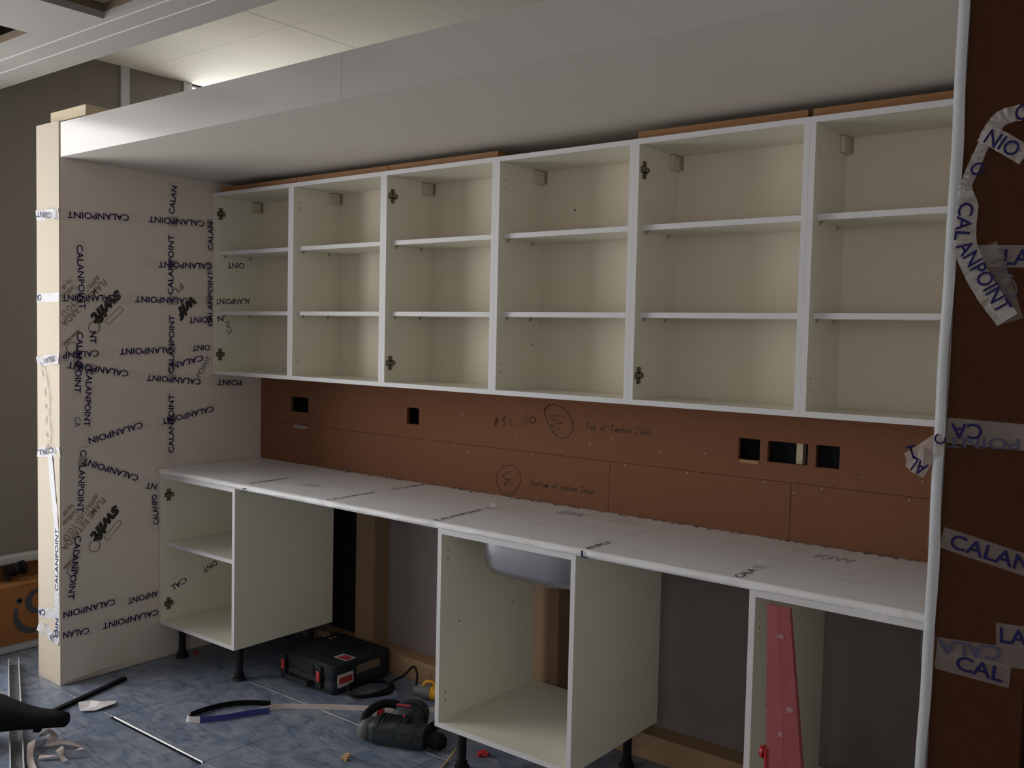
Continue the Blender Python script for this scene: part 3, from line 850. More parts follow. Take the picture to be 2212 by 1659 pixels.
# ------------------------------------------------------------------ timber frame behind the base units
for x0, x1, lab in ((0.722, 0.848, 'timber stud behind the gap right of the left base cabinet'), (1.79, 1.918, 'timber stud seen through the sink cabinet')):
    v, f = join([ab(x0, x1, 0.0185, 0.112, 0.0985, 0.904)])
    tag(mesh('timber_stud', v, f, PINEV), lab, 'timber', 'timber studs behind the units')
for x0, x1, lab in ((0.45, 1.90, 'timber floor plate running behind the tool case'), (1.902, 3.56, 'timber floor plate right of the sink cabinet')):
    tag(box('floor_plate', x0, x1, 0.0185, 0.112, 0.0, 0.098, PINE, bevel=0.002), lab, 'timber')
tag(box('added_dark_sheet', 0.03, 3.55, 0.106, 0.1125, 1.10, 1.34, DARKSHEET), 'added black strip behind the upper backing board, painting shade into the socket holes', 'sheet')  # sheet added so the socket holes look shaded inside
tag(box('added_dark_sheet', 0.40, 0.7215, 0.100, 0.1125, 0.10, 0.92, DARKSHEET), 'added black sheet darkening the wall between left base cabinet and stud', 'sheet')  # sheet added to darken the gap left of the stud

# ------------------------------------------------------------------ cabinets
T = 0.018
def hinge(parent, x, y, z):
    """cruciform hinge mounting plate on a side panel"""
    h = mesh('hinge_plate', *join([ab(x, x + 0.004, y - 0.010, y + 0.010, z - 0.029, z + 0.029), ab(x, x + 0.004, y - 0.022, y + 0.024, z - 0.011, z + 0.011)]), BRASS, parent)
    mesh('hinge_boss', *join([ab(x + 0.004, x + 0.013, y - 0.020, y + 0.016, z - 0.007, z + 0.007), cyl((x + 0.004, y, z - 0.020), (x + 0.008, y, z - 0.020), 0.006), cyl((x + 0.004, y, z + 0.020), (x + 0.008, y, z + 0.020), 0.006), cyl((x + 0.004, y + 0.017, z), (x + 0.010, y + 0.017, z), 0.007)]), BRASS, h)
def holes_(parent, x, pts, r=0.0028):
    for y, z in pts:
        v, f = cyl((x - 0.001, y, z), (x + 0.0004, y, z), r, n=10)
        mesh('screw_hole', v, f, HOLE, parent)

ZB, ZT, YFc = 1.3696, 2.2629, -0.2985
LABS = ['leftmost white wall cabinet, against the taped end panel, with hinge plates and printed tape inside',
        'second white wall cabinet from the taped end panel, no hinge plates',
        'third white wall cabinet from the left, with two hinge plates',
        'fourth white wall cabinet from the left, without timber batten on top',
        'fifth white wall cabinet from the left, with two hinge plates',
        'rightmost white wall cabinet, partly hidden by the brown end panel']
wcabs = []
for k in range(6):
    x0 = 0.0045 + 0.6 * k
    x1 = x0 + 0.5996
    if k == 0: x0 = 0.0015
    if k == 5: x1 = 3.572
    c = thing('wall_cabinet', ((x0 + x1) / 2, YFc / 2, ZB), LABS[k], 'cabinet', 'open white wall cabinets')
    wcabs.append(c)
    YBk = -0.0012
    sl = box('side_panel', x0, x0 + T, YFc, YBk, ZB, ZT, CREAM, c, front=FILM if k == 0 else WHITE)
    box('side_panel', x1 - T, x1, YFc, YBk, ZB, ZT, CREAM, c, front=WHITE)
    box('top_panel', x0 + T, x1 - T, YFc, YBk, ZT - T, ZT, CREAM, c, front=WHITE)
    box('bottom_panel', x0 + T, x1 - T, YFc, YBk, ZB, ZB + T, CREAM, c, front=WHITE)
    box('back_panel', x0 + T, x1 - T, -0.026, -0.018, ZB + T, ZT - T, CREAMB, c)
    for z in (1.969, 1.674):
        s = box('shelf', x0 + T + 0.001, x1 - T - 0.001, -0.270, -0.027, z - 0.009, z + 0.009, CREAM, c, front=WHITE)
        for xx, sg in ((x0 + T, 1), (x1 - T, -1)):
            for y in (-0.240, -0.090):
                v, f = join([ab(min(xx, xx + sg * 0.012), max(xx, xx + sg * 0.012), y - 0.003, y + 0.003, z - 0.0125, z - 0.009), ab(min(xx, xx + sg * 0.003), max(xx, xx + sg * 0.003), y - 0.003, y + 0.003, z - 0.021, z - 0.0125)])
                mesh('shelf_pin', v, f, PINM, s)
    for xx, sg in ((x0 + T, 1), (x1 - T, -1)):
        hb = box('hanging_bracket', min(xx, xx + sg * 0.014), max(xx, xx + sg * 0.014), -0.088, -0.030, 2.192, 2.243, mat('beige_plastic', (0.60, 0.53, 0.43), 0.5), c, bevel=0.003)
    box('bracket_tongue', x0 + T + 0.018, x0 + T + 0.021, -0.034, -0.0265, 2.195, 2.243, PINM, c)
    xi = x0 + T
    if k in (0, 2, 4):
        hinge(c, xi, -0.266, 2.163); hinge(c, xi, -0.266, 1.4685)
    else:
        holes_(c, xi, [(-0.266, 2.178), (-0.265, 2.147), (-0.265, 1.486), (-0.267, 1.453)])
    if k == 0:
        sp = sl
lab_tapes = {}
for t, pl, y0, z0, y1, z1 in SIDE_PRINT:
    if z0 > 1.2:
        lettering(t, (0.0015 + T + 0.0006, y0, z0), (0.0015 + T + 0.0006, y1, z1), (1, 0, 0), 0.029, INKF if pl == 2 else INK, sp, bold=0.012)
holes_(wcabs[3], 1.8 + 0.0045 + T, [(-0.07, 1.56)])
for x, z in ((1.98, 2.085),):
    v, f = cyl((x, -0.0255, z), (x, -0.0268, z), 0.004, n=10)
    mesh('screw_hole', v, f, HOLE, wcabs[3])

# battens on the wall cabinets
for x0, x1, lab in ((0.030, 0.604, 'thin orange timber batten on top of the leftmost wall cabinet'), (0.607, 1.203, 'thin orange timber batten on top of the second wall cabinet'),
                    (1.206, 1.790, 'thin orange timber batten on top of the third wall cabinet'), (2.400, 2.986, 'thin orange timber batten on top of the fifth wall cabinet'), (3.001, 3.570, 'thin orange timber batten on top of the rightmost wall cabinet')):
    tag(box('timber_batten', x0, x1, -0.272, -0.225, ZT + 0.0002, ZT + 0.029, BATTEN, bevel=0.0012), lab, 'batten', 'timber battens above the wall cabinets')

YC, ZBB, ZBT = -0.5865, 0.176, 0.8988
def leg(parent, x, y):
    l = mesh('leg', *join([cyl((x, y, 0.016), (x, y, ZBB - 0.012), 0.0165, n=16), cyl((x, y, ZBB - 0.014), (x, y, ZBB), 0.030, n=16)]), BLACKP, parent, smooth=False)
    mesh('foot', *join([cyl((x, y, 0.0), (x, y, 0.014), 0.030, 0.027, n=18), cyl((x, y, 0.014), (x, y, 0.030), 0.021, n=16)]), BLACKP, l)
BL = ['white base cabinet with one shelf under the left end of the worktop', 'open-backed white base cabinet holding the steel sink bowl', 'white base cabinet under the right end of the worktop, behind the red leg']
bc = []
for k, (x0, x1) in enumerate(((0.0045, 0.6004), (1.8055, 2.4020), (2.9910, 3.5600))):
    c = thing('base_cabinet', ((x0 + x1) / 2, -0.30, 0), BL[k], 'cabinet', 'white base cabinets under the worktop')
    bc.append(c)
    sl = box('side_panel', x0, x0 + T, YC, -0.020, ZBB, ZBT, CREAM, c, front=FILM if k == 0 else WHITE)
    box('side_panel', x1 - T, x1, YC, -0.020, ZBB, ZBT, CREAM, c, front=WHITE)
    box('bottom_panel', x0 + T, x1 - T, YC, -0.020, ZBB, ZBB + T, CREAM, c, front=WHITE)
    box('front_rail', x0 + T, x1 - T, YC, YC + (0.06 if k == 1 else 0.10), ZBT - T, ZBT, CREAM, c, front=WHITE)
    box('rear_rail', x0 + T, x1 - T, -0.10, -0.020, ZBT - T, ZBT, CREAM, c)
    for lx in (x0 + 0.055, x1 - 0.085):
        for ly in (-0.495, -0.085):
            leg(c, lx, ly)
    if k == 0:
        box('back_panel', x0 + T, x1 - T, -0.060, -0.052, ZBB + T, ZBT - T, CREAM, c)
        box('shelf', x0 + T + 0.001, x1 - T - 0.001, -0.560, -0.062, 0.551, 0.569, CREAM, c, front=WHITE)
        hinge(c, x0 + T, -0.548, 0.797); hinge(c, x0 + T, -0.548, 0.269)
        for t, pl, y0, z0, y1, z1 in SIDE_PRINT:
            if z0 < 1.2:
                lettering(t, (x0 + T + 0.0006, y0, z0), (x0 + T + 0.0006, y1, z1), (1, 0, 0), 0.029, INK, sl, bold=0.012)
    else:
        holes_(c, x0 + T, [(-0.551, 0.817), (-0.55, 0.785), (-0.482, 0.541), (-0.165, 0.544), (-0.079, 0.414), (-0.552, 0.295), (-0.551, 0.264)], 0.003)

# ------------------------------------------------------------------ worktop
wt = thing('worktop', (1.787, -0.30, 0.899), 'long white worktop wrapped in film and banded with printed tape', 'worktop')
YW, ZW = -0.5886, 0.924
box('board', 0.0052, 3.5700, YW + 0.0015, -0.0008, 0.8990, ZW - 0.0006, WFILM, wt)
def top_film():
    """film over the top with a dusty back edge, wrapped down the front edge and pinched at the tape bands"""
    mt = bpy.data.materials.new('dusty_worktop_film')
    mt.use_nodes = True
    nt = mt.node_tree
    b = nt.nodes['Principled BSDF']
    b.inputs['Roughness'].default_value = 0.42
    geo = nt.nodes.new('ShaderNodeNewGeometry')
    n = nt.nodes.new('ShaderNodeTexNoise')
    n.inputs['Scale'].default_value = 6.0
    n.inputs['Detail'].default_value = 8
    n.inputs['Distortion'].default_value = 1.5
    nt.links.new(geo.outputs['Position'], n.inputs['Vector'])
    r = nt.nodes.new('ShaderNodeValToRGB')
    r.color_ramp.elements[0].position = 0.58
    r.color_ramp.elements[0].color = (0.78, 0.775, 0.79, 1)
    r.color_ramp.elements[1].position = 0.86
    r.color_ramp.elements[1].color = (0.62, 0.53, 0.45, 1)
    nt.links.new(n.outputs['Fac'], r.inputs['Fac'])
    nt.links.new(r.outputs['Color'], b.inputs['Base Color'])
    n2 = nt.nodes.new('ShaderNodeTexNoise')
    n2.inputs['Scale'].default_value = 22
    nt.links.new(geo.outputs['Position'], n2.inputs['Vector'])
    bp = nt.nodes.new('ShaderNodeBump')
    bp.inputs['Strength'].default_value = 0.10
    bp.inputs['Distance'].default_value = 0.01
    nt.links.new(n2.outputs['Fac'], bp.inputs['Height'])
    nt.links.new(bp.outputs['Normal'], b.inputs['Normal'])
    return mt
BANDS = [0.66, 1.20, 1.79, 2.437, 2.955]
v, f = [], []
N = 220
prof = [(-0.003, ZW), (-0.30, ZW), (YW + 0.006, ZW + 0.0002), (YW - 0.001, ZW - 0.002), (YW - 0.005, ZW - 0.008), (YW - 0.005, ZW - 0.018), (YW - 0.003, ZW - 0.0230), (YW + 0.001, ZW - 0.0240)]
for i in range(N + 1):
    x = 0.0055 + (3.5695 - 0.0055) * i / N
    pinch = min(1.0, min(abs(x - b) for b in BANDS[1:]) / 0.03)
    pinch = 0.15 + 0.85 * pinch
    for j, (y, z) in enumerate(prof):
        if j >= 3:
            puff = pinch * (1.0 + 0.35 * math.sin(x * 17 + j) + 0.25 * math.sin(x * 53 + 2 * j))
            y = YW + (y - YW) * (puff if y < YW else 1)
            z = z + (0.0008 * pinch * (1 + math.sin(x * 29)) if j >= 6 else 0)
        v.append((x, y, z))
for i in range(N):
    for j in range(len(prof) - 1):
        a = i * len(prof) + j
        f.append((a, a + 1, a + len(prof) + 1, a + len(prof)))
mesh('film', v, f, top_film(), wt, smooth=True)
wband = []
for x in BANDS:
    w = 0.022
    P = [(-0.004, ZW + 0.0010), (-0.30, ZW + 0.0010), (YW, ZW + 0.0012), (YW - 0.0062, ZW - 0.004), (YW - 0.0064, ZW - 0.022), (YW - 0.002, ZW - 0.0245)]
    vv, ff = [], []
    for y, z in P:
        vv += [(x - w, y, z), (x + w, y, z)]
    for i in range(len(P) - 1):
        ff.append((2 * i, 2 * i + 1, 2 * i + 3, 2 * i + 2))
    wband.append(mesh('tape', vv, ff, TAPE, wt))
ZP = ZW + 0.0016
def wprint(t, a, b, k, mt=INK, h=0.026):
    lettering(t, (a[0], a[1], ZP), (b[0], b[1], ZP), (0, 0, 1), h, mt, wband[k] if k is not None else wt, bold=0.0)
wprint('ALANPOINT', (0.664, -0.560), (0.652, -0.330), 0, INKD)
lettering('C', (0.668, YW - 0.0072, 0.902), (0.692, YW - 0.0072, 0.902), (0, -1, 0), 0.022, INK, wband[0], bold=0.012)
wprint(CP, (1.206, -0.585), (1.204, -0.320), 1, INKD); wprint('CALANPO', (1.202, -0.221), (1.203, -0.030), 1, INKD)
wprint(CP, (1.790, -0.585), (1.772, -0.300), 2)
wprint('ANPOI', (2.438, -0.582), (2.440, -0.450), 3)
lettering('L', (2.428, YW - 0.0074, 0.910), (2.454, YW - 0.0074, 0.910), (0, -1, 0), 0.022, INK, wband[3], bold=0.012)
wprint('CALA', (2.950, -0.580), (2.946, -0.462), 4)
wprint('KIW', (2.02, -0.13), (2.13, -0.13), None, SMUDGE, 0.06); wprint('KIW', (3.02, -0.155), (3.14, -0.155), None, SMUDGE, 0.06)
wprint('KIW', (0.84, -0.40), (0.94, -0.40), None, SMUDGE, 0.05)
# curled torn tape ends
for x, y in ((1.775, -0.275), (2.946, -0.440)):
    P = catmull([(x, y, ZP), (x, y + 0.02, ZP + 0.002), (x, y + 0.035, ZP + 0.012), (x, y + 0.030, ZP + 0.020)], 4)
    vv, ff = [], []
    for i, p in enumerate(P):
        j = 0.004 * math.sin(i * 2.1)
        vv += [p + Vector((-0.016 + j, 0, 0)), p + Vector((0.016 + j, 0, 0))]
    for i in range(len(P) - 1):
        ff.append((2 * i, 2 * i + 1, 2 * i + 3, 2 * i + 2))
    mesh('tape_curl', vv, ff, TAPEC, wt)
# crumbs along the back edge of the worktop
rnd = random.Random(4)
parts = []
for i in range(150):
    x = rnd.uniform(0.5, 3.5)
    y = -0.006 - abs(rnd.gauss(0, 0.010))
    s = rnd.uniform(0.0012, 0.0035)
    parts.append(ob((x, y, ZW + s * 0.6), (s * 1.6, s * 0.3, 0), (-s * 0.3, s, 0), (0, 0, s * 0.6)))
o = mesh('crumbs', *join(parts), mat('dark_crumbs', (0.14, 0.11, 0.10), 0.9), wt)
o['kind'] = 'stuff'

# ------------------------------------------------------------------ sink bowl
sk = thing('sink_bowl', (2.14, -0.30, 0.74), 'brushed stainless steel sink bowl hanging under the worktop', 'sink')
rings = []
for hx, hy, z, pw in ((0.222, 0.198, 0.8805, 6), (0.220, 0.196, 0.84, 6), (0.214, 0.190, 0.775, 6), (0.205, 0.182, 0.752, 5), (0.185, 0.165, 0.742, 4.5), (0.12, 0.105, 0.740, 4)):
    rings.append(ring((2.140, -0.318, z), Vector((1, 0, 0)), Vector((0, 1, 0)), hx, hy, 64, pw))
v, f = loft(rings, caps=False)
f.append(tuple((len(rings) - 1) * 64 + j for j in range(64)))
mesh('bowl', v, f, STAIN, sk, smooth=True)
mesh('flange', *join([ab(1.90, 2.38, -0.5225, -0.515, 0.878, 0.8808), ab(1.90, 2.38, -0.121, -0.113, 0.878, 0.8808), ab(1.90, 1.9205, -0.515, -0.121, 0.878, 0.8808), ab(2.3600, 2.38, -0.515, -0.121, 0.878, 0.8808)]), STAIN, sk)
mesh('waste_outlet', *cyl((2.14, -0.318, 0.739), (2.14, -0.318, 0.700), 0.043, n=24), STAIN, sk)

# ------------------------------------------------------------------ red leg leaning at the right base cabinet
rl = thing('trestle_leg', (3.19, -0.90, 0), 'tapered scuffed red plastic leg leaning at the worktop edge on the right', 'trestle')
def lerp(a, b, t): return a + (b - a) * t
sec = []
for t in (0.0, 0.45, 1.0):
    z = lerp(0.0, 0.880, t)
    y = lerp(-0.820, -0.632, t)
    xl = lerp(3.171, 3.062, t); xr = lerp(3.304, 3.126, t)
    dy = lerp(0.030, 0.014, t)
    xm = (xl + xr) / 2 + lerp(0.004, -0.003, t)
    sec.append([Vector((xl, y, z)), Vector((xm, y - 0.002, z)), Vector((xr, y, z)), Vector((xr, y + dy, z)), Vector((xl, y + dy, z))])
v, f = loft(sec)
mesh('leg_body', v, f, REDF, rl)
def on_leg(t, s, off=-0.003):
    z = lerp(0.0, 0.880, t); y = lerp(-0.820, -0.632, t)
    xl = lerp(3.171, 3.062, t); xr = lerp(3.304, 3.126, t)
    return Vector((lerp(xl, xr, s), y + off, z))
for t, s, rx, rz in ((0.915, 0.55, 0.012, 0.006), (0.715, 0.78, 0.011, 0.008), (0.640, 0.45, 0.009, 0.008)):
    c = on_leg(t, s, -0.0026)
    rr = random.Random(int(t * 1000))
    pts = []
    for i in range(16):
        a = 2 * math.pi * i / 16
        q = rr.uniform(0.6, 1.2)
        pts.append(c + Vector((rx * q * math.cos(a), rz * q * math.sin(a) * 0.21, rz * q * math.sin(a))))
    mesh('scuff', pts, [tuple(range(16))], SCUFF, rl)
pts = [on_leg(t, 0.5 + d, -0.0030) for t, d in ((0.45, 0.006), (0.995, 0.006), (0.995, -0.006), (0.45, -0.006))]
mesh('seam', pts, [(3, 2, 1, 0)], mat('pale_red_seam', (0.34, 0.10, 0.11), 0.5), rl)
mesh('side_flange', *ob((3.124, -0.735, 0.36), (0.003, 0, 0), (0, 0.012, 0), (-0.019, 0.034, 0.16)), REDD, rl)
mesh('knob', *join([cyl((3.116, -0.700, 0.503), (3.096, -0.700, 0.503), 0.011, n=16), cyl((3.098, -0.700, 0.503), (3.088, -0.700, 0.503), 0.018, 0.015, n=18)]), REDD, rl, smooth=False)

# ------------------------------------------------------------------ tool case
tc = thing('tool_case', (0.80, -0.17, 0), 'dark plastic power-tool case with red latches on the floor', 'tool case')
X0, X1, Y0, Y1, H = 0.604, 0.990, -0.350, 0.006, 0.128
def shell(z0, z1, ins, top):
    rs = []
    for z, i in ((z0, ins), ((z0 + z1) / 2, 0.0), (z1 - 0.008 if top else z1, 0.0 if top else ins), (z1, 0.010 if top else ins)):
        rs.append(ring(((X0 + X1) / 2, (Y0 + Y1) / 2, z), Vector((1, 0, 0)), Vector((0, 1, 0)), (X1 - X0) / 2 - i, (Y1 - Y0) / 2 - i, 40, 14))
    return loft(rs)
mesh('case_base', *shell(0.0, 0.060, 0.004, False), CASE, tc)
lid = mesh('case_lid', *shell(0.062, H, 0.004, True), CASE, tc)
for k in range(7):
    box('lid_rib', 0.64 + k * 0.048, 0.662 + k * 0.048, -0.10, -0.02, H - 0.001, H + 0.004, CASE, lid)
for x in (0.640, 0.884):
    l = box('latch', x, x + 0.034, Y0 - 0.012, Y0 + 0.004, 0.018, 0.118, BLACKP, tc, bevel=0.003)
    box('latch_clip', x + 0.007, x + 0.028, Y0 - 0.016, Y0 - 0.011, 0.050, 0.096, REDP, l, bevel=0.002)
mesh('handle', *join([ab(0.698, 0.712, Y0 - 0.022, Y0 + 0.002, 0.020, 0.040), ab(0.838, 0.852, Y0 - 0.022, Y0 + 0.002, 0.020, 0.040), ab(0.698, 0.852, Y0 - 0.034, Y0 - 0.020, 0.018, 0.042)]), CASE, tc)
box('recess_panel', 0.722, 0.858, Y0 - 0.0035, Y0 + 0.004, 0.070, 0.112, BLACKP, tc)
lb = box('label', 0.985, 0.9912, -0.325, -0.235, 0.030, 0.088, LABELW, tc)
box('label_print', 0.9900, 0.9918, -0.318, -0.242, 0.046, 0.074, LABELR, lb)
lb = box('label', 0.880, 0.962, -0.255, -0.195, H - 0.002, H + 0.0006, LABELW, tc)
box('label_print', 0.900, 0.955, -0.250, -0.203, H, H + 0.0010, LABELR, lb)
box('worn_label', 0.985, 0.9910, -0.215, -0.075, 0.066, 0.104, mat('worn_brown_label', (0.16, 0.12, 0.09), 0.7), tc)
lb = box('label', 0.620, 0.690, -0.10, -0.06, H - 0.002, H + 0.0006, LABELW, tc)
box('label_print', 0.628, 0.682, -0.095, -0.067, H, H + 0.0010, LABELR, lb)

# ------------------------------------------------------------------ power lead with site plug
cb = thing('power_lead', (1.13, -0.22, 0), 'black coiled power lead with a yellow site plug beside the case', 'cable')
P = []
for k in range(46):
    a = 1.2 + k * 0.42
    r = 0.085 + 0.020 * math.sin(k * 0.37)
    P.append((1.115 + r * 1.05 * math.cos(a) + 0.006 * math.sin(k), -0.225 + r * 1.15 * math.sin(a), 0.008 + 0.0010 * k * 0.9 + 0.006 * (1 + math.sin(k * 0.8))))
P += [(1.150, -0.080, 0.060), (1.176, -0.045, 0.098), (1.215, -0.060, 0.070), (1.245, -0.100, 0.032), (1.262, -0.118, 0.031)]
mesh('cable', *tube(catmull(P, 4), 0.0052, 8), RUBBER, cb, smooth=True)
pd = Vector((0.93, 0.36, 0)).normalized()
p0 = Vector((1.258, -0.118, 0.031))
def along(a, b, r0, r1=None): return cyl(p0 + pd * a, p0 + pd * b, r0, r1, 20)
mesh('plug_grip', *join([along(0.0, 0.045, 0.020, 0.025), along(0.045, 0.050, 0.030), along(0.050, 0.078, 0.030, 0.031)]), GREYP, cb)
mesh('plug_body', *join([along(0.078, 0.125, 0.030, 0.028), along(0.084, 0.088, 0.031)]), YELLOW, cb)
mesh('plug_flap', *tube([p0 + pd * (0.070 + 0.030 * math.cos(a)) + Vector((0, 0, 0.026 + 0.024 * math.sin(a))) for a in [math.pi * k / 10 for k in range(11)]], 0.006, 8), YELLOW, cb)

# ------------------------------------------------------------------ rotary hammer drill
dr = thing('hammer_drill', (1.55, -0.50, 0), 'dusty black rotary hammer drill lying on the floor by the sink cabinet', 'drill')
dx = Vector((0.93, 0.37, 0)).normalized()
dn = Vector((-0.37, 0.93, 0)).normalized()
uz = Vector((0, 0, 1))
base = Vector((1.392, -0.560, 0))
def dp(s, n, z): return base + dx * s + dn * n + uz * z
def dring(s, n, z, rn, rz, pw=3.2, k=24): return ring(dp(s, n, z), dn, uz, rn, rz, k, pw)
mesh('gear_housing', *loft([dring(0.045, 0.0, 0.047, 0.040, 0.040), dring(0.07, 0.0, 0.050, 0.050, 0.048), dring(0.16, 0.0, 0.052, 0.056, 0.051), dring(0.23, 0.0, 0.050, 0.052, 0.049), dring(0.275, 0.0, 0.044, 0.040, 0.042)]), DRILL, dr, smooth=False)
mesh('rear_cap', *loft([dring(-0.005, 0.0, 0.040, 0.022, 0.024), dring(0.005, 0.0, 0.043, 0.034, 0.034), dring(0.044, 0.0, 0.047, 0.042, 0.041)]), GREYP, dr, smooth=True)
for k in range(6):
    mesh('vent_rib', *loft([dring(0.085 + k * 0.017, 0.004, 0.056, 0.055, 0.050), dring(0.092 + k * 0.017, 0.004, 0.056, 0.055, 0.050)]), CASE, dr)
mesh('chuck', *join([loft([dring(0.272, 0, 0.040, 0.030, 0.030, 2), dring(0.300, 0, 0.038, 0.028, 0.028, 2)]), loft([dring(0.300, 0, 0.038, 0.033, 0.033, 2), dring(0.338, 0, 0.036, 0.031, 0.031, 2)]), loft([dring(0.338, 0, 0.036, 0.024, 0.024, 2), dring(0.352, 0, 0.036, 0.020, 0.020, 2)])]), RUBBER, dr)
# D handle from the rear cap up and over to the motor
hp = catmull([dp(0.012, 0.0, 0.062), dp(0.006, 0.035, 0.082), dp(0.022, 0.085, 0.098), dp(0.055, 0.125, 0.102), dp(0.100, 0.140, 0.094)], 6)
v, f = tube(hp, 0.017, 12)
mesh('grip', v, f, RUBBER, dr, smooth=True)
mesh('trigger', *ob(dp(0.046, 0.082, 0.080), dx * 0.009, dn * 0.018, uz * 0.008), REDP, dr)
# motor housing across the body
def mring(n, r, s=0.165, z=0.066): return ring(dp(s, n, z), dx, uz, r, r * 0.92, 24, 2.4)
mesh('motor_housing', *loft([mring(0.035, 0.060), mring(0.07, 0.066), mring(0.135, 0.066), mring(0.165, 0.058), mring(0.178, 0.040)]), DRILL, dr, smooth=True)
mesh('motor_band', *loft([mring(0.095, 0.0685), mring(0.103, 0.0685)]), BLACKP, dr)
mesh('name_plate', *ob(dp(0.150, 0.070, 0.1275), dx * 0.030, dn * 0.008, uz * 0.0012), LABELR, dr)
mesh('selector_knob', *join([cyl(dp(0.200, -0.010, 0.098), dp(0.200, -0.010, 0.116), 0.018, n=18), ob(dp(0.200, -0.010, 0.119), dx * 0.016, dn * 0.004, uz * 0.004)]), BLACKP, dr)
mesh('selector_tip', *ob(dp(0.186, -0.012, 0.121), dx * 0.004, dn * 0.004, uz * 0.004), REDP, dr)
mesh('side_handle', *join([cyl(dp(0.265, 0.01, 0.052), dp(0.275, 0.075, 0.058), 0.012, n=12), cyl(dp(0.272, 0.060, 0.056), dp(0.290, 0.165, 0.060), 0.019, 0.016, n=16), cyl(dp(0.290, 0.165, 0.060), dp(0.291, 0.172, 0.060), 0.024, n=16)]), RUBBER, dr)
cc = catmull([(1.742, -0.395, 0.006), (1.758, -0.420, 0.010), (1.776, -0.455, 0.010), (1.790, -0.500, 0.006), (1.815, -0.560, 0.006), (1.86, -0.66, 0.006)], 6)
tag(mesh('thin_cable', *tube(cc, 0.0045, 8), CREAMC, smooth=True), 'thin cream cable curving past the black cabinet leg', 'cable')

# ------------------------------------------------------------------ edging strip with looped end
es = thing('edging_strip', (1.0, -0.6, 0), 'long white edging strip looped at one end on the floor', 'strip')
def standing(name, pts, h, mt, th=0.0012, z0=0.001):
    P = catmull([(x, y, 0) for x, y in pts], 6)
    v, f = [], []
    for i, p in enumerate(P):
        d = (P[min(i + 1, len(P) - 1)] - P[max(i - 1, 0)]).normalized()
        s = Vector((-d.y, d.x, 0)) * th
        lean = Vector((-d.y, d.x, 0)) * 0.004
        v += [p + s + Vector((0, 0, z0)), p - s + Vector((0, 0, z0)), p - s + lean + Vector((0, 0, z0 + h)), p + s + lean + Vector((0, 0, z0 + h))]
    n = len(P)
    for i in range(n - 1):
        a, b = 4 * i, 4 * i + 4
        for j in range(4):
            k = (j + 1) % 4
            f.append((a + j, a + k, b + k, b + j))
    f += [(3, 2, 1, 0), (4 * n - 4, 4 * n - 3, 4 * n - 2, 4 * n - 1)]
    return mesh(name, v, f, mt, es)
standing('black_strip', [(0.868, -0.590), (0.800, -0.640), (0.748, -0.700), (0.722, -0.780), (0.718, -0.850), (0.7225, -0.885)], 0.024, RUBBER)
standing('white_bend', [(0.7225, -0.885), (0.732, -0.905), (0.755, -0.912), (0.795, -0.885)], 0.023, PAPER)
standing('blue_backing', [(0.795, -0.885), (0.851, -0.802), (0.893, -0.705), (0.930, -0.645)], 0.023, BLUE)
standing('white_strip', [(0.893, -0.668), (0.925, -0.586), (1.025, -0.501), (1.120, -0.425), (1.250, -0.333), (1.427, -0.195), (1.56, -0.09)], 0.021, PINKPAPER)

# ------------------------------------------------------------------ loose things on the floor
v, f = join([ab(0.485, 1.108, -1.0800, -1.0765, 0.0004, 0.0070), ab(0.485, 1.108, -1.0850, -1.0800, 0.0004, 0.0015)])
tag(mesh('metal_edge_strip', v, f, mat('bright_aluminium', (0.62, 0.63, 0.65), 0.4, metal=1.0)), 'bright aluminium edge strip along a floor joint', 'strip')
v, f = join([ob((0.796, -1.0905, 0.0022), (0.31, 0, 0), (0, 0.0045, 0), (0, 0, 0.0016))])
tag(mesh('dark_gap_strip', v, f, RUBBER), 'dark strip drawn for the gap beside the aluminium edge strip', 'strip')  # dark strip stands in for the gap beside the bar
a, b = Vector((0.285, -1.290, 0.011)), Vector((0.136, -0.835, 0.011))
d, s, u = frame_of(b - a)
v, f = join([ob((a + b) / 2, (b - a) / 2, s * 0.011, u * 0.0035), ob((a + b) / 2 + s * 0.009 - u * 0.004, (b - a) / 2, s * 0.002, u * 0.006)])
tag(mesh('black_rod', v, f, RUBBER), 'long dark angled strip on the floor near the left end panel', 'strip')
# torn paper
out = [(0.265, -1.116), (0.285, -1.070), (0.300, -1.030), (0.330, -1.000), (0.360, -1.000), (0.384, -1.020), (0.384, -1.060), (0.378, -1.105), (0.350, -1.150), (0.320, -1.140)]
rnd = random.Random(2)
v = [(x, y, 0.003 + rnd.uniform(0, 0.014)) for x, y in out] + [(0.335, -1.060, 0.020), (0.315, -1.095, 0.006), (0.355, -1.090, 0.012)]
f = [(0, 1, 11), (1, 2, 10), (1, 10, 11), (2, 3, 10), (3, 4, 10), (4, 5, 10), (5, 6, 10), (6, 7, 12), (6, 12, 10), (7, 8, 12), (8, 9, 11), (8, 11, 12), (9, 0, 11), (10, 12, 11)]
tag(mesh('torn_paper', v, f, PAPER), 'torn scrap of white paper across a floor joint', 'paper')
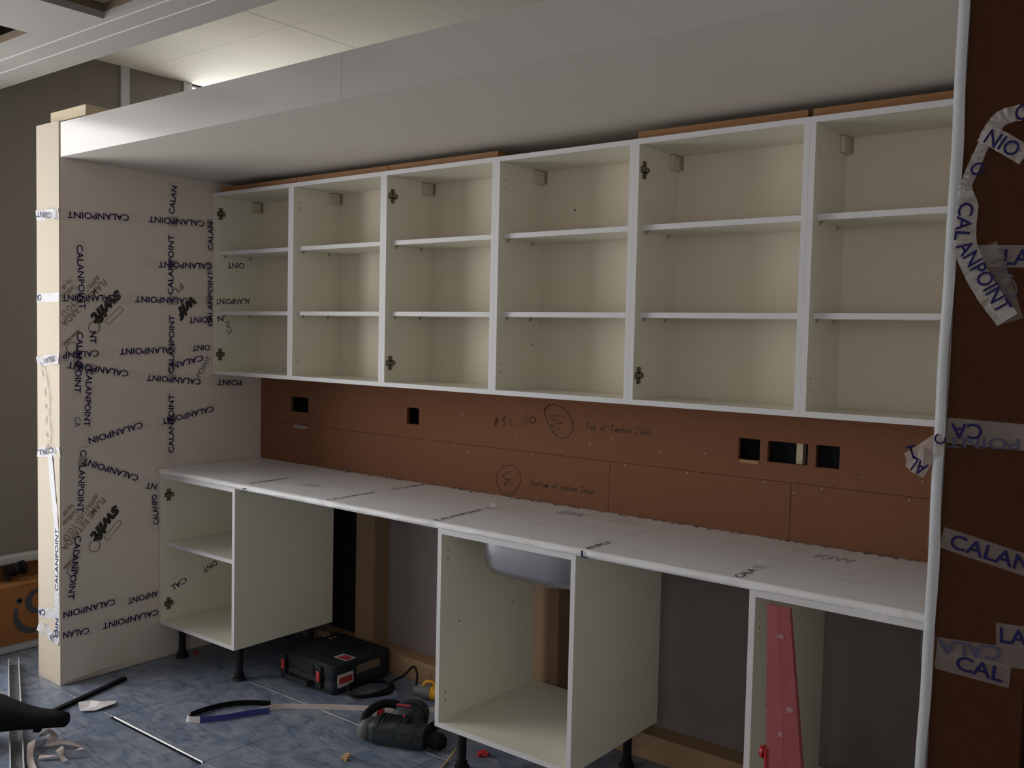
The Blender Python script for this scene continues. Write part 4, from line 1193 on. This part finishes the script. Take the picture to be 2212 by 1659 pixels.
# perforated steel track lying towards the camera
a, b = Vector((-0.42, -1.075, 0.0)), Vector((0.95, -1.668, 0.0))
d = (b - a).normalized()
s = Vector((-d.y, d.x, 0))
st = thing('steel_track', (a + b) / 2, 'perforated galvanised steel U-track lying on the floor at lower left', 'track')
W, HH = 0.021, 0.036
L = (b - a).length
parts = [ob((a + b) / 2 + s * sg * W + uz * HH / 2, d * (L / 2), s * 0.0022, uz * (HH / 2)) for sg in (-1, 1)]
mesh('flanges', *join(parts), mat('lit_galvanised', (0.62, 0.65, 0.68), 0.45, 0.6, metal=0.2), st)  # same steel as the web; bright light on the flanges put into the colour
parts = [ob((a + b) / 2 + s * sg * 0.0135 + uz * 0.001, d * (L / 2), s * 0.0075, uz * 0.0009) for sg in (-1, 1)]
k = 0.0
while k < L - 0.04:
    parts.append(ob(a + d * (k + 0.012) + uz * 0.001, d * 0.012, s * 0.006, uz * 0.0009))
    k += 0.045
mesh('web', *join(parts), mat('shaded_galvanised', (0.20, 0.20, 0.20), 0.5, metal=0.3), st)  # same steel as the flanges, shade put into a darker colour
# black nozzle coming in from the left
nz = thing('nozzle', (0.40, -1.37, 0), 'black tapered plastic nozzle pointing in from the lower left', 'nozzle')
rd = Vector((0.787, 0.616, 0))
sd = Vector((-0.616, 0.787, 0))
tip = Vector((0.595, -1.326, 0.096))
rings = []
for t, r, z in ((0.0, 0.020, 0.062), (0.006, 0.026, 0.062), (0.05, 0.030, 0.063), (0.12, 0.037, 0.064), (0.18, 0.046, 0.069), (0.26, 0.064, 0.079), (0.34, 0.076, 0.086), (0.44, 0.080, 0.086), (0.50, 0.078, 0.085)):
    c = tip - rd * t
    rings.append(ring((c.x, c.y, z + 0.037), sd, uz, r * 1.1, r, 24, 2.6))
mesh('nozzle_body', *loft(rings), RUBBER, nz, smooth=True)
mesh('nozzle_stop', *ob(tip - rd * 0.115 + uz * -0.034, rd * 0.012, sd * 0.010, uz * 0.012), RUBBER, nz)
# curled backing paper strips by the track
def curl(name, pts, w, lab, mt=PINKPAPER):
    P = catmull(pts, 6)
    v, f = [], []
    for i, p in enumerate(P):
        dd = (P[min(i + 1, len(P) - 1)] - P[max(i - 1, 0)]).normalized()
        sx = Vector((-dd.y, dd.x, 0.5 * math.sin(i * 0.35))).normalized() * w
        v += [p + sx + uz * 0.012, p - sx + uz * 0.012]
    for i in range(len(P) - 1):
        f.append((2 * i, 2 * i + 1, 2 * i + 3, 2 * i + 2))
    return tag(mesh(name, v, f, mt), lab, 'paper', 'curled paper strips by the steel track')
curl('paper_strip', [(0.56, -1.40, 0.0), (0.62, -1.345, 0.012), (0.69, -1.320, 0.004), (0.722, -1.340, 0.016), (0.690, -1.400, 0.004), (0.640, -1.455, 0.0)], 0.009, 'long looped pale paper strip beside the steel track')
curl('paper_strip', [(0.52, -1.425, 0.0), (0.555, -1.440, 0.030), (0.605, -1.470, 0.022), (0.660, -1.495, 0.002), (0.74, -1.520, 0.0)], 0.012, 'pale paper strip twisted beside the track, nearest the camera')
curl('paper_strip', [(0.475, -1.365, 0.0), (0.510, -1.372, 0.034), (0.555, -1.358, 0.026), (0.570, -1.385, 0.002)], 0.016, 'short wide pale paper curl behind the nozzle')
curl('paper_strip', [(0.640, -1.385, 0.0), (0.668, -1.392, 0.020), (0.700, -1.405, 0.010), (0.745, -1.410, 0.0)], 0.012, 'narrow pale paper curl lying inside the loop of the long strip')
# red and pale bits
def bit(name, x, y, s, mt, lab, cat, seed):
    r = random.Random(seed)
    parts = []
    for k in range(3):
        c = Vector((x + r.uniform(-s, s), y + r.uniform(-s, s), s * 0.7))
        a = r.uniform(0, 3)
        parts.append(ob(c, Vector((math.cos(a), math.sin(a), 0.25)) * s, Vector((-math.sin(a), math.cos(a), 0)) * s * 0.45, uz * s * 0.35))
    lo = min(p.z for q, _ in parts for p in q)
    o = mesh(name, *[[Vector((p.x, p.y, p.z - lo)) for q in parts for p in q[0]], join(parts)[1]], mt)
    return tag(o, lab, cat)
bit('red_clip', 1.857, -0.367, 0.016, REDP, 'red plastic clip on the floor under the sink cabinet', 'clip', 3)
bit('red_clip', 0.075, -0.430, 0.010, REDD, 'small red plastic bit under the left base cabinet', 'clip', 5)
bit('plaster_crumb', 1.477, -0.715, 0.013, DUST, 'pale crumb on the floor in front of the drill', 'debris', 8)
bit('plaster_crumb', 1.195, -0.020, 0.010, PAPER, 'small white crumb against the floor plate behind the cable', 'debris', 9)

# ------------------------------------------------------------------ cardboard box at the far left
bx = thing('cardboard_box', (-0.66, -1.02, 0), 'brown cardboard box with grey printed swirl, left of the end panel', 'box')
box('box_body', -0.745, -0.582, -1.36, -0.62, 0.046, 0.325, CARD, bx)
mesh('box_flap', *ob((-0.586, -1.0, 0.327), (0.004, 0, 0.004), (0, 0.34, 0.006), (-0.002, 0, 0.004)), CARD, bx)
lx = -0.5812
def swirl(cy, cz, r0, r1, a0, a1, w0, w1, n=22):
    v, f = [], []
    for i in range(n + 1):
        t = i / n
        a = math.radians(lerp(a0, a1, t)); r = lerp(r0, r1, t); w = lerp(w0, w1, t) * (0.4 + 0.6 * math.sin(math.pi * min(1, max(0.08, t))))
        for q in (r - w, r + w):
            v.append((lx, cy + q * math.cos(a), cz + q * math.sin(a)))
    for i in range(n):
        f.append((2 * i, 2 * i + 2, 2 * i + 3, 2 * i + 1))
    return v, f
mesh('printed_logo', *join([swirl(-0.900, 0.185, 0.092, 0.092, 160, 290, 0.017, 0.017), swirl(-0.880, 0.235, 0.055, 0.050, 60, 290, 0.015, 0.017), swirl(-0.972, 0.252, 0.004, 0.004, 0, 359, 0.014, 0.014)]), CARDINK, bx)
tag(box('floor_rail', -0.640, -0.590, -1.38, -0.55, 0.0, 0.045, GREYTRIM, bevel=0.012), 'pale grey rail on the floor beneath the cardboard box', 'rail')
v, f = join([ab(-0.792, -0.770, -1.34, -0.45, 0.0, 0.392)])
tag(mesh('cardboard_sheet', v, f, CARDD), 'dark brown cardboard sheet standing behind the box against the wall', 'cardboard')
# black fitting lying on the box
bf = thing('black_fitting', (-0.69, -0.95, 0.325), 'small black pipe fitting lying on the cardboard box', 'fitting')
mesh('fitting_body', *join([cyl((-0.70, -0.985, 0.376), (-0.70, -0.905, 0.386), 0.026, n=16), cyl((-0.70, -0.915, 0.384), (-0.70, -0.895, 0.387), 0.034, n=18), cyl((-0.70, -0.975, 0.364), (-0.69, -0.98, 0.3365), 0.016, n=12)]), RUBBER, bf)
mesh('fitting_ring', *cyl((-0.70, -0.948, 0.380), (-0.70, -0.936, 0.382), 0.031, n=18), BLACKP, bf)
